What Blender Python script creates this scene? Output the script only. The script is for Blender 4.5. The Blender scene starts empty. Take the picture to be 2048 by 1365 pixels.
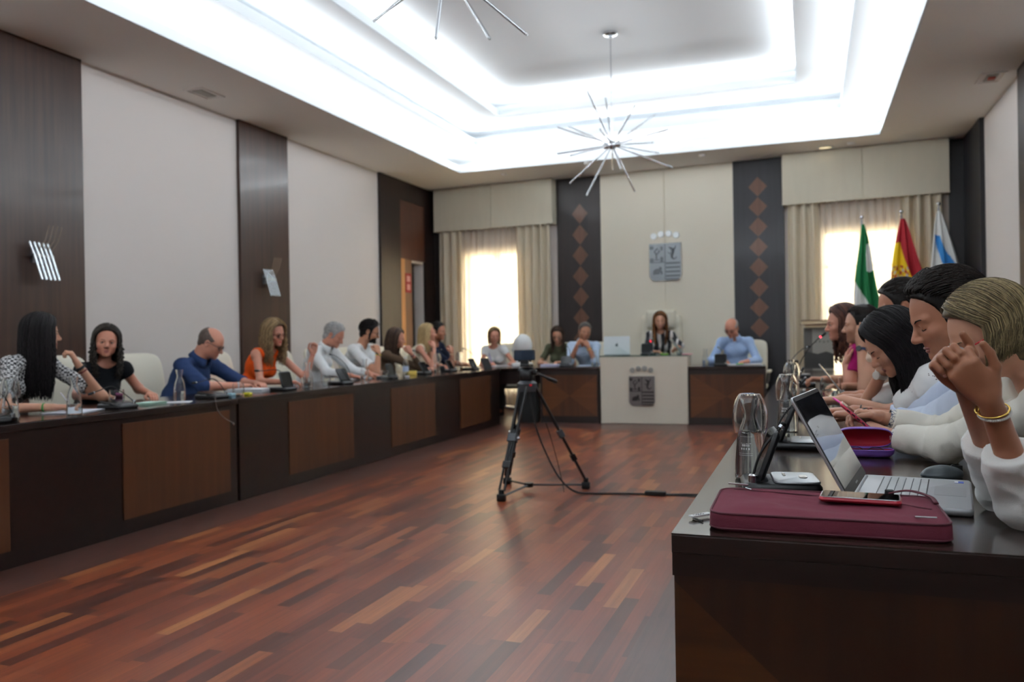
import bpy, math, random
import numpy as np
from mathutils import Vector, Matrix
random.seed(7); rng = np.random.default_rng(7)
SC = bpy.context.scene; COL = SC.collection
PI = math.pi; R = math.radians

# ------------------------------------------------------------------ camera
def make_camera():
    f, yaw, pitch, roll = 1640.0, R(19.9), R(-.17), R(.95)
    fw = Vector((-math.sin(yaw)*math.cos(pitch), math.cos(yaw)*math.cos(pitch), math.sin(pitch)))
    r0 = Vector((math.cos(yaw), math.sin(yaw), 0)); u0 = r0.cross(fw)
    rr = r0*math.cos(roll) - u0*math.sin(roll); ur = u0*math.cos(roll) + r0*math.sin(roll)
    m = Matrix((rr, ur, -fw)).transposed().to_4x4(); m.translation = Vector((0, 0, 1.135))
    cd = bpy.data.cameras.new('camera'); cam = bpy.data.objects.new('camera', cd); COL.objects.link(cam)
    cam.matrix_world = m
    cd.sensor_width = 36; cd.lens = 36*f/2048; cd.clip_start = .05; cd.clip_end = 200
    cd.dof.use_dof = True; cd.dof.focus_distance = 2.15; cd.dof.aperture_fstop = 3.6
    SC.camera = cam
make_camera()
SC.view_settings.view_transform = 'Standard'; SC.view_settings.look = 'None'
SC.view_settings.gamma = 1; SC.view_settings.use_curve_mapping = False
SC.view_settings.exposure = 0.0
SC.cycles.use_denoising = True
SC.cycles.max_bounces = 10; SC.cycles.diffuse_bounces = 5; SC.cycles.transparent_max_bounces = 16
SC.cycles.transmission_bounces = 10; SC.cycles.caustics_refractive = False; SC.cycles.caustics_reflective = False

# ------------------------------------------------------------------ world, sun
w = bpy.data.worlds.new('world'); SC.world = w; w.use_nodes = True
nt = w.node_tree; nt.nodes.clear()
sky = nt.nodes.new('ShaderNodeTexSky'); sky.sky_type = 'NISHITA'; sky.sun_disc = False
sky.sun_elevation = R(50); sky.sun_rotation = R(170)
bgn = nt.nodes.new('ShaderNodeBackground'); bgn.inputs['Strength'].default_value = 1.4
wo = nt.nodes.new('ShaderNodeOutputWorld')
nt.links.new(sky.outputs[0], bgn.inputs[0]); nt.links.new(bgn.outputs[0], wo.inputs[0])
sd = bpy.data.lights.new('sun', 'SUN'); sd.energy = 50; sd.angle = R(.6); sd.color = (1, .95, .88)
so = bpy.data.objects.new('sun', sd); COL.objects.link(so); so.rotation_euler = (R(40), 0, R(-12)); so.location = (0, 0, 12)

# ------------------------------------------------------------------ cove lights (LED strips hidden on the ledges of the stepped ceiling)
TIERS = [(-4.815, .863, 11.15, 3.60), (-4.363, .397, 10.68, 3.85), (-3.848, -.098, 10.23, 4.10)]
COVE_Y0 = -1.6
COVE_W = (11.5, 7.8, 8.6)      # watts per metre of strip
COVE_TILT = (68, 48, 12)
def cove_light(x0, y0, x1, y1, z, wpm, inward, tilt):
    L = math.hypot(x1-x0, y1-y0)
    d = bpy.data.lights.new('cove_strip', 'AREA'); d.shape = 'RECTANGLE'; d.size = L; d.size_y = .05
    d.energy = wpm*L; d.color = (.88, .95, 1.0)
    o = bpy.data.objects.new('cove_strip', d); COL.objects.link(o)
    n = (Vector((0, 0, 1))*math.cos(R(tilt)) + Vector((inward[0], inward[1], 0))*math.sin(R(tilt))).normalized()
    xa = Vector((x1-x0, y1-y0, 0)).normalized(); za = -n; ya = za.cross(xa)
    m = Matrix((xa, ya, za)).transposed().to_4x4(); m.translation = Vector(((x0+x1)/2, (y0+y1)/2, z)); o.matrix_world = m
for i, (xa, xb, yb, z) in enumerate(TIERS):
    q = .08; ya = COVE_Y0 + .47*i
    zz = z + .125
    for s in ((xa-q, ya, xa-q, yb, (1, 0)), (xb+q, ya, xb+q, yb, (-1, 0)), (xa, yb+q, xb, yb+q, (0, -1)), (xa, ya-q, xb, ya-q, (0, 1))):
        cove_light(*s[:4], zz, COVE_W[i], s[4], COVE_TILT[i])

# ------------------------------------------------------------------ materials
def lin(c):
    return tuple(((v/255)/12.92 if v/255 <= .04045 else ((v/255+.055)/1.055)**2.4) for v in c[:3]) + (1,)
MATS = {}
def newmat(name):
    m = bpy.data.materials.new(name); m.use_nodes = True
    b = m.node_tree.nodes['Principled BSDF']; MATS[name] = m
    return m, m.node_tree, b
def N(t, kind, **kw):
    n = t.nodes.new(kind)
    for k, v in kw.items(): setattr(n, k, v)
    return n
def mat(name, col, rough=.6, metal=0, coat=0, emit=0, alpha=1, bump=0, bscale=200, var=0, vscale=6, spec=.5, sss=0, coords='Object', stretch=None, trans=0, ior=1.45):
    if name in MATS: return MATS[name]
    m, t, b = newmat(name); c = lin(col)
    b.inputs['Base Color'].default_value = c; b.inputs['Roughness'].default_value = rough
    b.inputs['Metallic'].default_value = metal; b.inputs['Coat Weight'].default_value = coat
    b.inputs['Specular IOR Level'].default_value = spec; b.inputs['IOR'].default_value = ior
    b.inputs['Transmission Weight'].default_value = trans
    if sss: b.inputs['Subsurface Weight'].default_value = sss; b.inputs['Subsurface Radius'].default_value = (.012, .005, .003)
    if emit: b.inputs['Emission Color'].default_value = c; b.inputs['Emission Strength'].default_value = emit
    if bump or var:
        tc = N(t, 'ShaderNodeTexCoord'); mp = N(t, 'ShaderNodeMapping')
        if stretch: mp.inputs['Scale'].default_value = stretch
        t.links.new(tc.outputs[coords], mp.inputs[0])
    if var:
        n = N(t, 'ShaderNodeTexNoise'); n.inputs['Scale'].default_value = vscale; n.inputs['Detail'].default_value = 5
        mx = N(t, 'ShaderNodeMixRGB'); t.links.new(mp.outputs[0], n.inputs['Vector'])
        mx.inputs[1].default_value = tuple(v*(1-var) for v in c[:3])+(1,); mx.inputs[2].default_value = tuple(min(1, v*(1+var)) for v in c[:3])+(1,)
        t.links.new(n.outputs[0], mx.inputs[0]); t.links.new(mx.outputs[0], b.inputs['Base Color'])
    if bump:
        n2 = N(t, 'ShaderNodeTexNoise'); n2.inputs['Scale'].default_value = bscale; n2.inputs['Detail'].default_value = 3
        bp = N(t, 'ShaderNodeBump'); bp.inputs['Strength'].default_value = bump; bp.inputs['Distance'].default_value = .002
        t.links.new(mp.outputs[0], n2.inputs['Vector']); t.links.new(n2.outputs[0], bp.inputs['Height']); t.links.new(bp.outputs[0], b.inputs['Normal'])
    return m
def wood(name, c1, c2, axis='z', rough=.3, coat=.3, scale=1.0):
    """lacquered veneer, the grain runs along one axis"""
    if name in MATS: return MATS[name]
    m, t, b = newmat(name)
    tc = N(t, 'ShaderNodeTexCoord'); mp = N(t, 'ShaderNodeMapping'); t.links.new(tc.outputs['Object'], mp.inputs[0])
    s = {'x': (.6, 14, 14), 'y': (14, .6, 14), 'z': (14, 14, .6)}[axis]
    mp.inputs['Scale'].default_value = tuple(v*scale for v in s)
    n = N(t, 'ShaderNodeTexNoise'); n.inputs['Scale'].default_value = 1.6; n.inputs['Detail'].default_value = 8; n.inputs['Roughness'].default_value = .65
    n2 = N(t, 'ShaderNodeTexNoise'); n2.inputs['Scale'].default_value = .9; n2.inputs['Detail'].default_value = 2
    t.links.new(mp.outputs[0], n.inputs['Vector']); t.links.new(tc.outputs['Object'], n2.inputs['Vector'])
    ad = N(t, 'ShaderNodeMath', operation='MULTIPLY_ADD'); t.links.new(n.outputs[0], ad.inputs[0]); ad.inputs[1].default_value = 1.3
    sb = N(t, 'ShaderNodeMath', operation='MULTIPLY_ADD'); t.links.new(n2.outputs[0], sb.inputs[0]); sb.inputs[1].default_value = .6; sb.inputs[2].default_value = -.5
    t.links.new(sb.outputs[0], ad.inputs[2])
    cr = N(t, 'ShaderNodeValToRGB'); cr.color_ramp.elements[0].color = lin(c1); cr.color_ramp.elements[1].color = lin(c2)
    cr.color_ramp.elements[0].position = .2; cr.color_ramp.elements[1].position = .8
    t.links.new(ad.outputs[0], cr.inputs[0]); t.links.new(cr.outputs[0], b.inputs['Base Color'])
    b.inputs['Roughness'].default_value = rough; b.inputs['Coat Weight'].default_value = coat; b.inputs['Coat Roughness'].default_value = .12
    return m
def marquetry(name, c1, c2, c3, cx, cz, ax='x', half=(.5, .3)):
    """veneer in four book-matched triangles meeting in the middle (X pattern)"""
    m, t, b = newmat(name)
    tc = N(t, 'ShaderNodeTexCoord'); sp = N(t, 'ShaderNodeSeparateXYZ'); t.links.new(tc.outputs['Object'], sp.inputs[0])
    def mth(op, a, bb=None):
        n = N(t, 'ShaderNodeMath', operation=op)
        for i, v in enumerate((a, bb)):
            if v is None: continue
            if isinstance(v, (int, float)): n.inputs[i].default_value = v
            else: t.links.new(v, n.inputs[i])
        return n.outputs[0]
    u = mth('DIVIDE', mth('SUBTRACT', sp.outputs['X' if ax == 'x' else 'Y'], cx), half[0])
    v = mth('DIVIDE', mth('SUBTRACT', sp.outputs['Z'], cz), half[1])
    side = mth('GREATER_THAN', mth('ABSOLUTE', u), mth('ABSOLUTE', v))
    def grain(sx, sz):
        mp = N(t, 'ShaderNodeMapping'); mp.inputs['Scale'].default_value = (sx, sx, sz); t.links.new(tc.outputs['Object'], mp.inputs[0])
        n = N(t, 'ShaderNodeTexNoise'); n.inputs['Scale'].default_value = 1.5; n.inputs['Detail'].default_value = 8
        t.links.new(mp.outputs[0], n.inputs['Vector']); return n.outputs[0]
    def ramp(f, a, bb):
        cr = N(t, 'ShaderNodeValToRGB'); cr.color_ramp.elements[0].color = lin(a); cr.color_ramp.elements[1].color = lin(bb)
        cr.color_ramp.elements[0].position = .3; cr.color_ramp.elements[1].position = .7; t.links.new(f, cr.inputs[0]); return cr.outputs[0]
    mx = N(t, 'ShaderNodeMixRGB'); t.links.new(side, mx.inputs[0])
    t.links.new(ramp(grain(16, .8), c1, c2), mx.inputs[1]); t.links.new(ramp(grain(.8, 16), c2, c3), mx.inputs[2])
    t.links.new(mx.outputs[0], b.inputs['Base Color']); b.inputs['Roughness'].default_value = .32; b.inputs['Coat Weight'].default_value = .3
    return m

def floor_mat():
    m, t, b = newmat('parquet')
    tc = N(t, 'ShaderNodeTexCoord'); sp = N(t, 'ShaderNodeSeparateXYZ'); t.links.new(tc.outputs['Object'], sp.inputs[0])
    def mth(op, a, bb=None, c=None):
        n = N(t, 'ShaderNodeMath', operation=op)
        for i, v in enumerate((a, bb, c)):
            if v is None: continue
            if isinstance(v, (int, float)): n.inputs[i].default_value = v
            else: t.links.new(v, n.inputs[i])
        return n.outputs[0]
    W = .064
    X, Y = sp.outputs['X'], sp.outputs['Y']
    row = mth('FLOOR', mth('DIVIDE', X, W))
    wn = N(t, 'ShaderNodeTexWhiteNoise', noise_dimensions='1D'); t.links.new(row, wn.inputs['W'])
    # blocks of three rows share a longer rhythm
    L = mth('MULTIPLY_ADD', wn.outputs['Value'], .25, .38)
    yy = mth('DIVIDE', mth('ADD', Y, mth('MULTIPLY', wn.outputs['Value'], 37.7)), L)
    cell = mth('FLOOR', yy)
    cv = N(t, 'ShaderNodeCombineXYZ'); t.links.new(row, cv.inputs[0]); t.links.new(cell, cv.inputs[1])
    wc = N(t, 'ShaderNodeTexWhiteNoise', noise_dimensions='2D'); t.links.new(cv.outputs[0], wc.inputs['Vector'])
    cr = N(t, 'ShaderNodeValToRGB'); el = cr.color_ramp.elements
    stops = [(0, (62, 27, 16)), (.14, (78, 34, 19)), (.36, (102, 45, 23)), (.6, (115, 51, 26)), (.8, (124, 59, 30)), (.94, (132, 72, 38)), (1, (152, 94, 52))]
    el[0].position = 0; el[0].color = lin(stops[0][1]); el[1].position = 1; el[1].color = lin(stops[-1][1])
    for p, c in stops[1:-1]:
        e = el.new(p); e.color = lin(c)
    t.links.new(wc.outputs['Value'], cr.inputs[0])
    mp = N(t, 'ShaderNodeMapping'); mp.inputs['Scale'].default_value = (46, 1.6, 1)
    ofs = N(t, 'ShaderNodeVectorMath', operation='MULTIPLY_ADD'); t.links.new(wc.outputs['Color'], ofs.inputs[0]); ofs.inputs[1].default_value = (9, 9, 9); t.links.new(tc.outputs['Object'], ofs.inputs[2])
    t.links.new(ofs.outputs[0], mp.inputs[0])
    gn = N(t, 'ShaderNodeTexNoise'); gn.inputs['Scale'].default_value = 1.0; gn.inputs['Detail'].default_value = 8; gn.inputs['Roughness'].default_value = .7; t.links.new(mp.outputs[0], gn.inputs['Vector'])
    gm = N(t, 'ShaderNodeMixRGB', blend_type='MULTIPLY'); gm.inputs[0].default_value = 1
    gr = N(t, 'ShaderNodeMapRange'); gr.inputs[1].default_value = .25; gr.inputs[2].default_value = .75; gr.inputs[3].default_value = .62; gr.inputs[4].default_value = 1.3
    t.links.new(gn.outputs[0], gr.inputs[0]); t.links.new(cr.outputs[0], gm.inputs[1]); t.links.new(gr.outputs[0], gm.inputs[2])
    # border boards along the desks
    bd = mth('MAXIMUM', mth('MAXIMUM', mth('LESS_THAN', X, -3.47), mth('GREATER_THAN', X, -.62)), mth('GREATER_THAN', Y, 9.85))
    bm = N(t, 'ShaderNodeMixRGB'); t.links.new(bd, bm.inputs[0]); t.links.new(gm.outputs[0], bm.inputs[1])
    bc = N(t, 'ShaderNodeMixRGB', blend_type='MULTIPLY'); bc.inputs[0].default_value = 1; bc.inputs[1].default_value = lin((74, 42, 34)); t.links.new(gr.outputs[0], bc.inputs[2])
    t.links.new(bc.outputs[0], bm.inputs[2])
    # joints
    fx = mth('FRACT', mth('DIVIDE', X, W)); fy = mth('MULTIPLY', mth('FRACT', yy), L)
    j = mth('MAXIMUM', mth('LESS_THAN', fx, .018), mth('LESS_THAN', fy, .0015))
    jb = mth('MULTIPLY', mth('LESS_THAN', mth('ABSOLUTE', mth('SUBTRACT', X, -3.47)), .004), 1)
    j = mth('MAXIMUM', j, jb)
    jm = N(t, 'ShaderNodeMixRGB'); t.links.new(mth('MULTIPLY', j, .5), jm.inputs[0]); t.links.new(bm.outputs[0], jm.inputs[1]); jm.inputs[2].default_value = lin((24, 12, 10))
    t.links.new(jm.outputs[0], b.inputs['Base Color'])
    rn = N(t, 'ShaderNodeTexNoise'); rn.inputs['Scale'].default_value = 2.5; rn.inputs['Detail'].default_value = 4; t.links.new(tc.outputs['Object'], rn.inputs['Vector'])
    rr = N(t, 'ShaderNodeMapRange'); rr.inputs[3].default_value = .29; rr.inputs[4].default_value = .37; t.links.new(rn.outputs[0], rr.inputs[0]); t.links.new(rr.outputs[0], b.inputs['Roughness'])
    b.inputs['Specular IOR Level'].default_value = .5
    return m

M_dark = wood('dark_veneer', (24, 13, 11), (40, 24, 20), 'z', .45, .05)
M_pil = wood('pilaster_veneer', (46, 28, 21), (72, 46, 34), 'z', .36, .1)
M_desk = wood('desk_veneer', (20, 11, 9), (36, 20, 16), 'x', .34, .15)
M_top = wood('desk_top_veneer', (34, 24, 21), (50, 37, 32), 'y', .16, .3)
M_inlay = wood('desk_inlay', (66, 36, 17), (90, 52, 27), 'z', .4, .12, .6)
M_dia = wood('diamond_inlay', (84, 52, 36), (108, 70, 50), 'z', .4, .1)
M_paint = mat('wall_paint', (212, 205, 201), .75, bump=.05, bscale=60)
M_ceil = mat('ceiling_paint', (228, 230, 232), .8)
M_soff = mat('soffit_paint', (240, 237, 233), .8)
M_cream = mat('cream_panel', (228, 221, 204), .55, bump=.05, bscale=90)
M_chrome = mat('chrome', (205, 208, 212), .18, 1)
M_steel = mat('brushed_steel', (150, 152, 158), .35, .9)
M_black = mat('black_plastic', (22, 23, 25), .38)
M_blackm = mat('matte_black', (16, 16, 17), .7)
M_grey = mat('grey_plastic', (62, 66, 70), .4)
M_silver = mat('silver_plastic', (168, 172, 174), .32, .55)
M_alu = mat('aluminium', (176, 180, 184), .3, .8)
M_white = mat('white_plastic', (232, 233, 233), .4)
M_paper = mat('paper', (236, 238, 242), .8)
M_leather = mat('cream_leather', (230, 225, 208), .42, bump=.25, bscale=180, var=.03)
M_red = mat('red_plastic', (190, 30, 40), .4)
M_rubber = mat('black_rubber', (14, 14, 15), .6)

# ------------------------------------------------------------------ mesh helpers
class MB:
    """collects shapes; build() links them as ONE mesh object"""
    def __init__(s): s.v = []; s.f = []; s.mi = []; s.m = 0
    def add(s, vs, fs):
        n = len(s.v); s.v += [tuple(v) for v in vs]
        for f in fs: s.f.append(tuple(i+n for i in f)); s.mi.append(s.m)
        return s
    def box(s, x0, x1, y0, y1, z0, z1, M=None):
        vs = [(x, y, z) for z in (z0, z1) for y in (y0, y1) for x in (x0, x1)]
        if M is not None: vs = [M @ Vector(v) for v in vs]
        return s.add(vs, [(0, 2, 3, 1), (4, 5, 7, 6), (0, 1, 5, 4), (2, 6, 7, 3), (0, 4, 6, 2), (1, 3, 7, 5)])
    def rbox(s, x0, x1, y0, y1, z0, z1, r=.01, M=None, seg=4, rz=None):
        """rounded-corner plate in plan (x,y) with softened top/bottom edges"""
        rz = min(r*.4, (z1-z0)*.45) if rz is None else rz
        cs = [(x1-r, y1-r, 0), (x0+r, y1-r, 90), (x0+r, y0+r, 180), (x1-r, y0+r, 270)]
        rings = []
        prof = [(rz, z0), (0, z0+rz), (0, z1-rz), (rz, z1)]
        for ins, z in prof:
            ring = []
            for cx, cy, a0 in cs:
                for k in range(seg+1):
                    a = R(a0+90*k/seg); ring.append((cx+(r-ins)*math.cos(a), cy+(r-ins)*math.sin(a), z))
            rings.append(ring)
        n = len(rings[0]); vs = [p for rg in rings for p in rg]
        if M is not None: vs = [M @ Vector(v) for v in vs]
        fs = [(i*n+j, i*n+(j+1) % n, (i+1)*n+(j+1) % n, (i+1)*n+j) for i in range(len(rings)-1) for j in range(n)]
        fs += [tuple(range(n))[::-1], tuple(range((len(rings)-1)*n, len(rings)*n))]
        return s.add(vs, fs)
    def lathe(s, prof, c=(0, 0, 0), n=24, M=None, cap=True):
        vs = []; 
        for r, z in prof:
            for k in range(n):
                a = 2*PI*k/n; vs.append(Vector((r*math.cos(a), r*math.sin(a), z)))
        M = M or Matrix.Identity(4)
        vs = [M @ v + Vector(c) for v in vs]
        fs = [(i*n+j, i*n+(j+1) % n, (i+1)*n+(j+1) % n, (i+1)*n+j) for i in range(len(prof)-1) for j in range(n)]
        if cap: fs += [tuple(range(n))[::-1], tuple(range((len(prof)-1)*n, len(prof)*n))]
        return s.add(vs, fs)
    def tube(s, pts, r, n=8, cap=True, flat=1.0, up=None):
        pts = [Vector(p) for p in pts]; rs = r if hasattr(r, '__len__') else [r]*len(pts)
        vs = []; prev = None
        for i, p in enumerate(pts):
            d = (pts[min(i+1, len(pts)-1)] - pts[max(i-1, 0)])
            if d.length < 1e-9: d = Vector((0, 0, 1))
            d.normalize()
            if prev is None:
                a = Vector(up) if up is not None else (Vector((0, 0, 1)) if abs(d.z) < .9 else Vector((1, 0, 0)))
            else: a = prev
            a = (a - d*a.dot(d))
            if a.length < 1e-6: a = Vector((1, 0, 0)) - d*d.x
            a.normalize(); prev = a; b = d.cross(a)
            for k in range(n):
                t = 2*PI*k/n; vs.append(p + (a*math.cos(t)*flat + b*math.sin(t))*rs[i])
        fs = [(i*n+j, i*n+(j+1) % n, (i+1)*n+(j+1) % n, (i+1)*n+j) for i in range(len(pts)-1) for j in range(n)]
        if cap: fs += [tuple(range(n))[::-1], tuple(range((len(pts)-1)*n, len(pts)*n))]
        return s.add(vs, fs)
    def sphere(s, c, r, n=16, m=10, M=None):
        rx, ry, rz = r if hasattr(r, '__len__') else (r, r, r)
        vs = []
        for i in range(m+1):
            a = PI*i/m
            for k in range(n):
                b = 2*PI*k/n; v = Vector((rx*math.sin(a)*math.cos(b), ry*math.sin(a)*math.sin(b), rz*math.cos(a)))
                vs.append((M @ v if M is not None else v) + Vector(c))
        fs = [(i*n+j, (i+1)*n+j, (i+1)*n+(j+1) % n, i*n+(j+1) % n) for i in range(m) for j in range(n)]
        return s.add(vs, fs)
    def prism(s, poly, h0, h1, M=None):
        """polygon in (x,z) extruded along y"""
        n = len(poly); vs = [(x, h0, z) for x, z in poly] + [(x, h1, z) for x, z in poly]
        if M is not None: vs = [M @ Vector(v) for v in vs]
        fs = [tuple(range(n)), tuple(range(n, 2*n))[::-1]] + [(i, n+i, n+(i+1) % n, (i+1) % n) for i in range(n)]
        return s.add(vs, fs)
    def build(s, name, m, parent=None, smooth=None, bevel=0, off=None, label=None):
        me = bpy.data.meshes.new(name); vs = s.v
        if off is not None: vs = [(v[0]-off[0], v[1]-off[1], v[2]-off[2]) for v in vs]
        me.from_pydata(vs, [], s.f); 
        ms = m if isinstance(m, (list, tuple)) else [m]
        for q in ms: me.materials.append(q)
        if len(ms) > 1: me.polygons.foreach_set('material_index', s.mi)
        import bmesh
        bm = bmesh.new(); bm.from_mesh(me); bmesh.ops.recalc_face_normals(bm, faces=bm.faces); bm.to_mesh(me); bm.free()
        o = bpy.data.objects.new(name, me); COL.objects.link(o)
        if parent is not None: o.parent = parent
        if smooth is not None:
            me.polygons.foreach_set('use_smooth', [True]*len(me.polygons))
            if smooth < 180: me.set_sharp_from_angle(angle=R(smooth))
        if bevel:
            b = o.modifiers.new('bevel', 'BEVEL'); b.width = bevel; b.segments = 2; b.limit_method = 'ANGLE'; b.angle_limit = R(40)
        if label: o['label'] = label
        return o
def T(loc=(0, 0, 0), rz=0, rx=0, ry=0, s=1):
    return Matrix.Translation(Vector(loc)) @ Matrix.Rotation(rz, 4, 'Z') @ Matrix.Rotation(ry, 4, 'Y') @ Matrix.Rotation(rx, 4, 'X') @ Matrix.Scale(s, 4)
def empty(name, loc, rz=0):
    o = bpy.data.objects.new(name, None); COL.objects.link(o); o.location = loc; o.rotation_euler = (0, 0, rz); o.empty_display_size = .1
    return o
def tag(o, label, cat, group=None, kind=None):
    o['label'] = label; o['category'] = cat
    if group: o['group'] = group
    if kind: o['kind'] = kind
    return o
def struct(o):
    o['kind'] = 'structure'; return o
def copy_tree(o, parent=None):
    c = o.copy(); COL.objects.link(c); c.parent = parent
    if parent is None:
        pass
    for ch in list(o.children): copy_tree(ch, c)
    return c
def origin_to(o, loc):
    """move an object's origin without moving its mesh"""
    d = Vector(loc) - o.location; o.data.transform(Matrix.Translation(-d)); o.location = loc; return o

# ------------------------------------------------------------------ the room
XL, XR, YF, ZC = -5.90, 1.94, -3.2, 3.60
BA = Vector((-5.755, 12.449)); BE = Vector((.9971594, -.0753202)); BN = Vector((-.0753202, -.9971594)); BANG = math.atan2(BE.y, BE.x)
def BW(u, off, z):
    p = BA + BE*u + BN*off; return (p.x, p.y, z)
MBW = Matrix.Translation(Vector((BA.x, BA.y, 0))) @ Matrix.Rotation(BANG, 4, 'Z')   # local: x along the wall, -y towards the room
def bwobj(mb, name, m, parent=None, **k):
    o = mb.build(name, m, parent, **k)
    if parent is None: o.matrix_world = MBW
    return o
struct(MB().box(XL-.3, XR+.3, YF-.2, 13.4, -.1, 0).build('floor', floor_mat()))
struct(MB().box(XL-.25, XL, YF, 11.65, 0, ZC+1).box(XL-.25, XL, 12.1, 13.2, 0, ZC+1).box(XL-.25, XL, 11.65, 12.1, 2.37, ZC+1).build('wall_left', M_paint))
struct(MB().box(XR, XR+.25, YF, 13.0, 0, ZC+1).build('wall_right', M_paint))
struct(MB().box(XL-.25, XR+.25, YF-.25, YF, 0, ZC+1).build('wall_front', M_paint))
# back wall with two window openings (u0,u1,z0,z1)
WIN = [(.46, 1.52, .35, 2.56), (5.94, 7.0, .35, 2.56)]
b = MB(); us = [-.4, WIN[0][0], WIN[0][1], WIN[1][0], WIN[1][1], 8.0]
for i in range(5):
    if i in (1, 3): b.box(us[i], us[i+1], 0, .3, 0, .35).box(us[i], us[i+1], 0, .3, 2.56, ZC+1)
    else: b.box(us[i], us[i+1], 0, .3, 0, ZC+1)
struct(bwobj(b, 'wall_back', M_paint))
# ceiling: soffit ring, three lit tiers
def ring(mb, outer, inner, z0, z1):
    (ax, bx, ay, by), (cx, dx, cy, dy) = outer, inner
    mb.box(ax, cx, ay, by, z0, z1).box(dx, bx, ay, by, z0, z1).box(cx, dx, ay, cy, z0, z1).box(cx, dx, dy, by, z0, z1)
mb = MB(); xa, xb, yb, z = TIERS[0]; mb.m = 1; ring(mb, (XL-.2, XR+.2, YF-.2, 13.3), (xa-.02, xb+.02, COVE_Y0-.02, yb+.02), z, z+.02); mb.m = 0
lip = MB()
for i, (xa, xb, yb, z) in enumerate(TIERS):
    ya = COVE_Y0 + .47*i; t = .02
    ring(lip, (xa-t, xb+t, ya-t, yb+t), (xa, xb, ya, yb), z, z+.095)
    nx = TIERS[i+1] if i < 2 else None
    zt = TIERS[i+1][3] if nx else 4.36
    if nx:
        ring(mb, (xa-.45, xb+.45, ya-.45, yb+.45), (nx[0]-.02, nx[1]+.02, COVE_Y0+.47*(i+1)-.02, nx[2]+.02), zt, zt+.02)
    else: mb.box(xa-.45, xb+.45, ya-.45, yb+.45, zt, zt+.02)
    ring(mb, (xa-.47, xb+.47, ya-.47, yb+.47), (xa-.45, xb+.45, ya-.45, yb+.45), z+.03, zt+.02)
struct(mb.build('ceiling', [M_ceil, M_soff]))
struct(lip.build('trim_1', mat('cove_lip_paint', (226, 231, 235), .7)))
struct(MB().box(XL-.6, XR+.6, YF-.5, 13.6, 4.6, 4.7).build('roof', M_blackm))

# pilasters and panelling on the side walls
def trim(mb, n, m, bw=False):
    o = (bwobj(mb, 'trim_%d' % n, m) if bw else mb.build('trim_%d' % n, m)); return struct(o)
trim(MB().box(XL, XL+.04, 4.5, 5.40, 0, ZC), 2, M_pil)
trim(MB().box(XL, XL+.04, 7.48, 8.37, 0, ZC), 3, M_pil)
trim(MB().box(XL, XL+.04, 10.63, 11.25, 0, ZC).box(XL, XL+.04, 11.25, 12.1, 3.3, ZC).box(XL, XL+.04, 12.1, 12.44, 0, ZC), 4, M_dark)
trim(MB().box(XL, XL+.035, 11.25, 12.1, 2.4, 3.3), 5, wood('red_brown_veneer', (66, 34, 24), (92, 50, 34), 'z'))
trim(MB().box(XR-.05, XR, 10.78, 11.9, 0, ZC), 6, wood('blue_black_veneer', (22, 20, 24), (37, 34, 40), 'z', .42, .1))
trim(MB().box(XR-.05, XR, 8.02, 8.95, 0, ZC), 7, M_dark)
trim(MB().box(XR-.05, XR, 4.6, 5.5, 0, ZC), 8, M_dark)
# back wall panels
trim(MB().box(2.10, 2.815, -.03, 0, 0, ZC), 9, M_dark, True)
trim(MB().box(4.785, 5.475, -.03, 0, 0, ZC), 10, wood('blue_black_veneer', (22, 20, 24), (37, 34, 40), 'z', .42, .1), True)
trim(MB().box(7.5, 7.72, -.03, 0, 0, ZC), 11, wood('blue_black_veneer', (22, 20, 24), (37, 34, 40), 'z', .42, .1), True)
trim(MB().box(2.815, 3.79, -.035, 0, 0, 2.73).box(3.802, 4.785, -.035, 0, 0, 2.73).box(2.815, 3.79, -.035, 0, 2.738, ZC).box(3.802, 4.785, -.035, 0, 2.738, ZC)
     .box(3.79, 3.802, -.02, 0, 0, ZC).box(2.815, 4.785, -.028, 0, 2.73, 2.738), 12, M_cream, True)
trim(MB().box(-.1, .05, -.02, 0, 0, ZC), 13, M_dark, True)
trim(MB().box(XL, XL+.012, 5.4, 7.48, 0, .12).box(XL, XL+.012, 8.37, 10.63, 0, .12), 14, M_dark)
# doorway in the left wall: casing, side panel, dark opening
struct(MB().box(XL, XL+.03, 11.25, 11.40, 0, 2.40).build('trim_15', wood('honey_wood', (176, 112, 58), (206, 142, 78), 'z')))
struct(MB().box(XL, XL+.02, 11.40, 11.65, 0, 2.40).build('trim_16', wood('door_side_veneer', (112, 78, 56), (140, 102, 74), 'z')))
d = struct(MB().box(XL-.22, XL-.17, 11.65, 12.1, 0, 2.37).build('doorway_dark', M_blackm))  # black slab filling the opening, its colour stands in for the darkness beyond
MB().tube([(XL-.17, 11.7, 1.02), (XL-.12, 11.7, 1.02), (XL-.12, 11.82, 1.02)], .01).build('door_handle', M_chrome, d)
# diamond marquetry: one inlay strip per panel, the diamonds standing on their tips
def diamonds(u0, zs, n, step, m):
    mb = MB(); h = step/2
    for i in range(n):
        z = zs+i*step
        mb.prism([(u0-.128, z), (u0, z+h*.97), (u0+.128, z), (u0, z-h*.97)], -.034, -.03)
    return mb
trim(diamonds(2.478, 1.118, 7, .32, M_dia), 17, M_dia, True)
trim(diamonds(5.125, 1.233, 8, .283, M_dia), 18, M_dia, True)

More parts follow.
